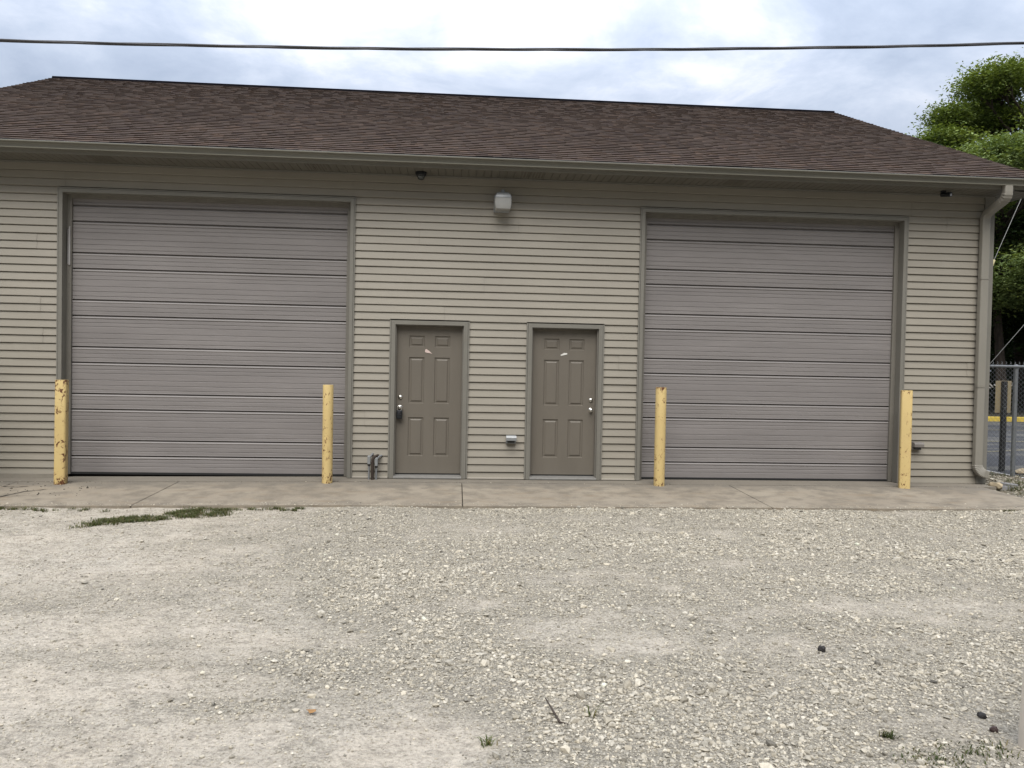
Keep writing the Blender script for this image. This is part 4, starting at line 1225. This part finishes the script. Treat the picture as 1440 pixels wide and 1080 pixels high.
def tree(name, loc, h, blobs, n, size, cols, seed, label, trunk_r=.2, group='trees beyond the parking lot', spray=22, reach=3.0):
    """blobs are relative to the tree's foot"""
    t = thing(name, loc, label, 'tree', group)
    r = random.Random(seed); m = MB()
    ht = min(b[2] for b in blobs)*.9
    top = Vector((r.uniform(-.3,.3), r.uniform(-.3,.3), ht))
    m.tube([(0,0,-.3),(0,0,.2),(top.x*.4,top.y*.4,ht*.5),top], [trunk_r*1.4,trunk_r*1.1,trunk_r*.9,trunk_r*.75], 10)
    hi = max(blobs, key=lambda b: b[2])
    tip = Vector(hi[:3]); m.tube([top, top.lerp(tip,.5)+Vector((.2,.1,.3)), tip], [trunk_r*.75,trunk_r*.4,.03], 8)
    m.build('trunk', M['bark'], t, smooth=True)
    m = MB()
    for b in blobs:
        e = Vector(b[:3]); q = top.lerp(tip, max(0,min(.85,(e.z-ht)/max(.5,tip.z-ht)*.6)))
        mid = q.lerp(e,.55)+Vector((r.uniform(-.3,.3),r.uniform(-.3,.3),-.25))
        rr = trunk_r*.35
        m.tube([q,mid,e], [rr,rr*.65,.02], 6)
        for k in range(4):
            d = Vector((r.uniform(-1,1)*b[3],r.uniform(-1,1)*b[4],r.uniform(-.5,.8)*b[5]))
            m.tube([mid.lerp(e,.4), e+d*.45, e+d*.85], [rr*.4,rr*.25,.01], 5)
    m.build('limb', M['bark'], t, smooth=True)
    V, Fc, C = leaf_cloud(blobs, n, size, cols, seed, .25, spray, reach)
    link_raw('crown', V, Fc, 4, M['leaf'], C, t)
    return t
LOC = np.array([(.060,.084,.024),(.078,.104,.030),(.046,.066,.020),(.098,.124,.040)])*2.03
LIT = np.array([(.090,.122,.044),(.115,.148,.055),(.066,.094,.034)])*1.60
DRK = np.array([(.020,.034,.013),(.028,.046,.016),(.014,.024,.010),(.036,.058,.02)])*1.35  # dark leaf tones, with the wood's shade put into the colour
def rnd_blobs(r, n, cx, cz, rx, rz, br):
    out = []
    for k in range(n):
        a = r.uniform(0,2*math.pi); q = math.sqrt(r.random()); z = r.uniform(-1,1)
        lim = math.sqrt(max(.1,1-z*z*.8))
        s_ = br*r.uniform(.7,1.25)
        out.append((cx+rx*lim*q*math.cos(a), rx*lim*q*math.sin(a), cz+rz*z, s_, s_, s_*.5))
    return out
r = random.Random(12)
bl = [(x,y,z,a,b,c*.85) for x,y,z,a,b,c in rnd_blobs(r, 52, 0, 12.7, 4.7, 3.6, 1.0)]
bl += [(-5.3,-.5,11.8,.9,.9,.5),(-4.8,-.8,12.6,1.0,1.0,.5),(-4.0,0,14.0,.9,.9,.5),(-3.0,-.5,15.2,.9,.9,.5),(-1.8,0,15.7,.9,.9,.45),(-.6,0,16.3,.9,.9,.4),(1.2,0,16.6,1,1,.45)]
tree('locust_tree', (27.4,25,0), 17, bl, 150000, .17, LOC, 21, 'tall feathery locust tree rising highest behind the roof', .28, spray=45, reach=2.3)
r = random.Random(5)
bl = rnd_blobs(r, 26, 0, 7.6, 3.9, 2.9, 1.15)+[(-3.2,-1.2,9.4,.9,.9,.6),(-1.6,-1.6,10.0,1,1,.6),(.2,-1.5,10.0,1,1,.6),(1.8,-1,9.9,1,1,.6),(-4.2,-.6,8.4,.9,.9,.6)]
tree('leafy_tree', (21.6,18.4,0), 10, bl, 100000, .15, LIT, 8, 'lighter green bushy tree just behind the roof corner', .20, spray=60, reach=2.2)
for q, (x, y, s_, lab) in enumerate(((19.9,21.5,1.0,'tree with shade-darkened leaves in the wood nearest the garage wall'),(25.2,20.5,1.05,'dark shaded tree seen above the fence post'),(22.4,24.5,1.1,'dark tree behind the bushy light tree'),(30.5,23.0,1.15,'dark tree at the right end of the wood'))):
    r = random.Random(40+q)
    bl = rnd_blobs(r, 26, 0, 6.6*s_, 3.8*s_, 4.0*s_, 1.25)
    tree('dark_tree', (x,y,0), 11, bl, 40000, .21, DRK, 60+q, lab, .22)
# the wood's undergrowth, one mass, its shade put into the leaf colour
bl = []
r = random.Random(77)
for k in range(90): bl.append((r.uniform(15,48), r.uniform(27,34), r.uniform(.5,10.5), 1.9, 1.6, 1.5))
for k in range(26): bl.append((r.uniform(15,40), r.uniform(20,27), r.uniform(.3,1.6), 1.2, 1.0, .7))
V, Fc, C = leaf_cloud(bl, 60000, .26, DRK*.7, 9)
bl = [(r.uniform(12,60), r.uniform(36,42), r.uniform(.5,12), 3.0, 1.6, 2.4) for k in range(70)]
V2, F2, C2 = leaf_cloud(bl, 40000, .7, DRK*.7, 10)
V = np.concatenate([V,V2]); C = np.concatenate([C,C2]); Fc = np.arange(len(V))
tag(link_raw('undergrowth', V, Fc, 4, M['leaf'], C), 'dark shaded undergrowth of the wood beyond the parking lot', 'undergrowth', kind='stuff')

t = thing('shading_shrub', (-7.05,-1.25,-.1), 'dense dark evergreen shrub added out of view to shade the left end of the wall', 'shrub')  # unseen shrub, added to cast shade on the wall's left end
m = MB(); m.tube([(0,0,-.2),(0,0,1.2),(.03,0,2.5)], [.07,.05,.02], 8); m.build('trunk', M['bark'], t, smooth=True)
bl = [(.0,.0,.3+q*.22,.72*(1-.055*q),.72*(1-.055*q),.25) for q in range(12)]
V, Fc, C = leaf_cloud(bl, 14000, .07, DRK*1.6, 31); link_raw('foliage', V, Fc, 4, M['leaf'], C, t)
# unseen trees added behind the camera to block low sky and darken the eave
bl = [(x+r.uniform(-1,1), -25+r.uniform(-2,2), r.uniform(.8,9.5), 3.0, 2.0, 1.8) for x in np.linspace(-45,45,30) for q in range(4)]
V, Fc, C = leaf_cloud(bl, 40000, .8, DRK*1.6, 15)
tag(link_raw('added_tree_row', V, Fc, 4, M['leaf'], C), 'row of dark trees added behind the camera to block low sky', 'trees', kind='stuff')

# ------------------------------------------------------------------ render
scn.render.engine = 'CYCLES'
scn.cycles.use_denoising = True
scn.cycles.max_bounces = 6; scn.cycles.diffuse_bounces = 4; scn.cycles.transparent_max_bounces = 8
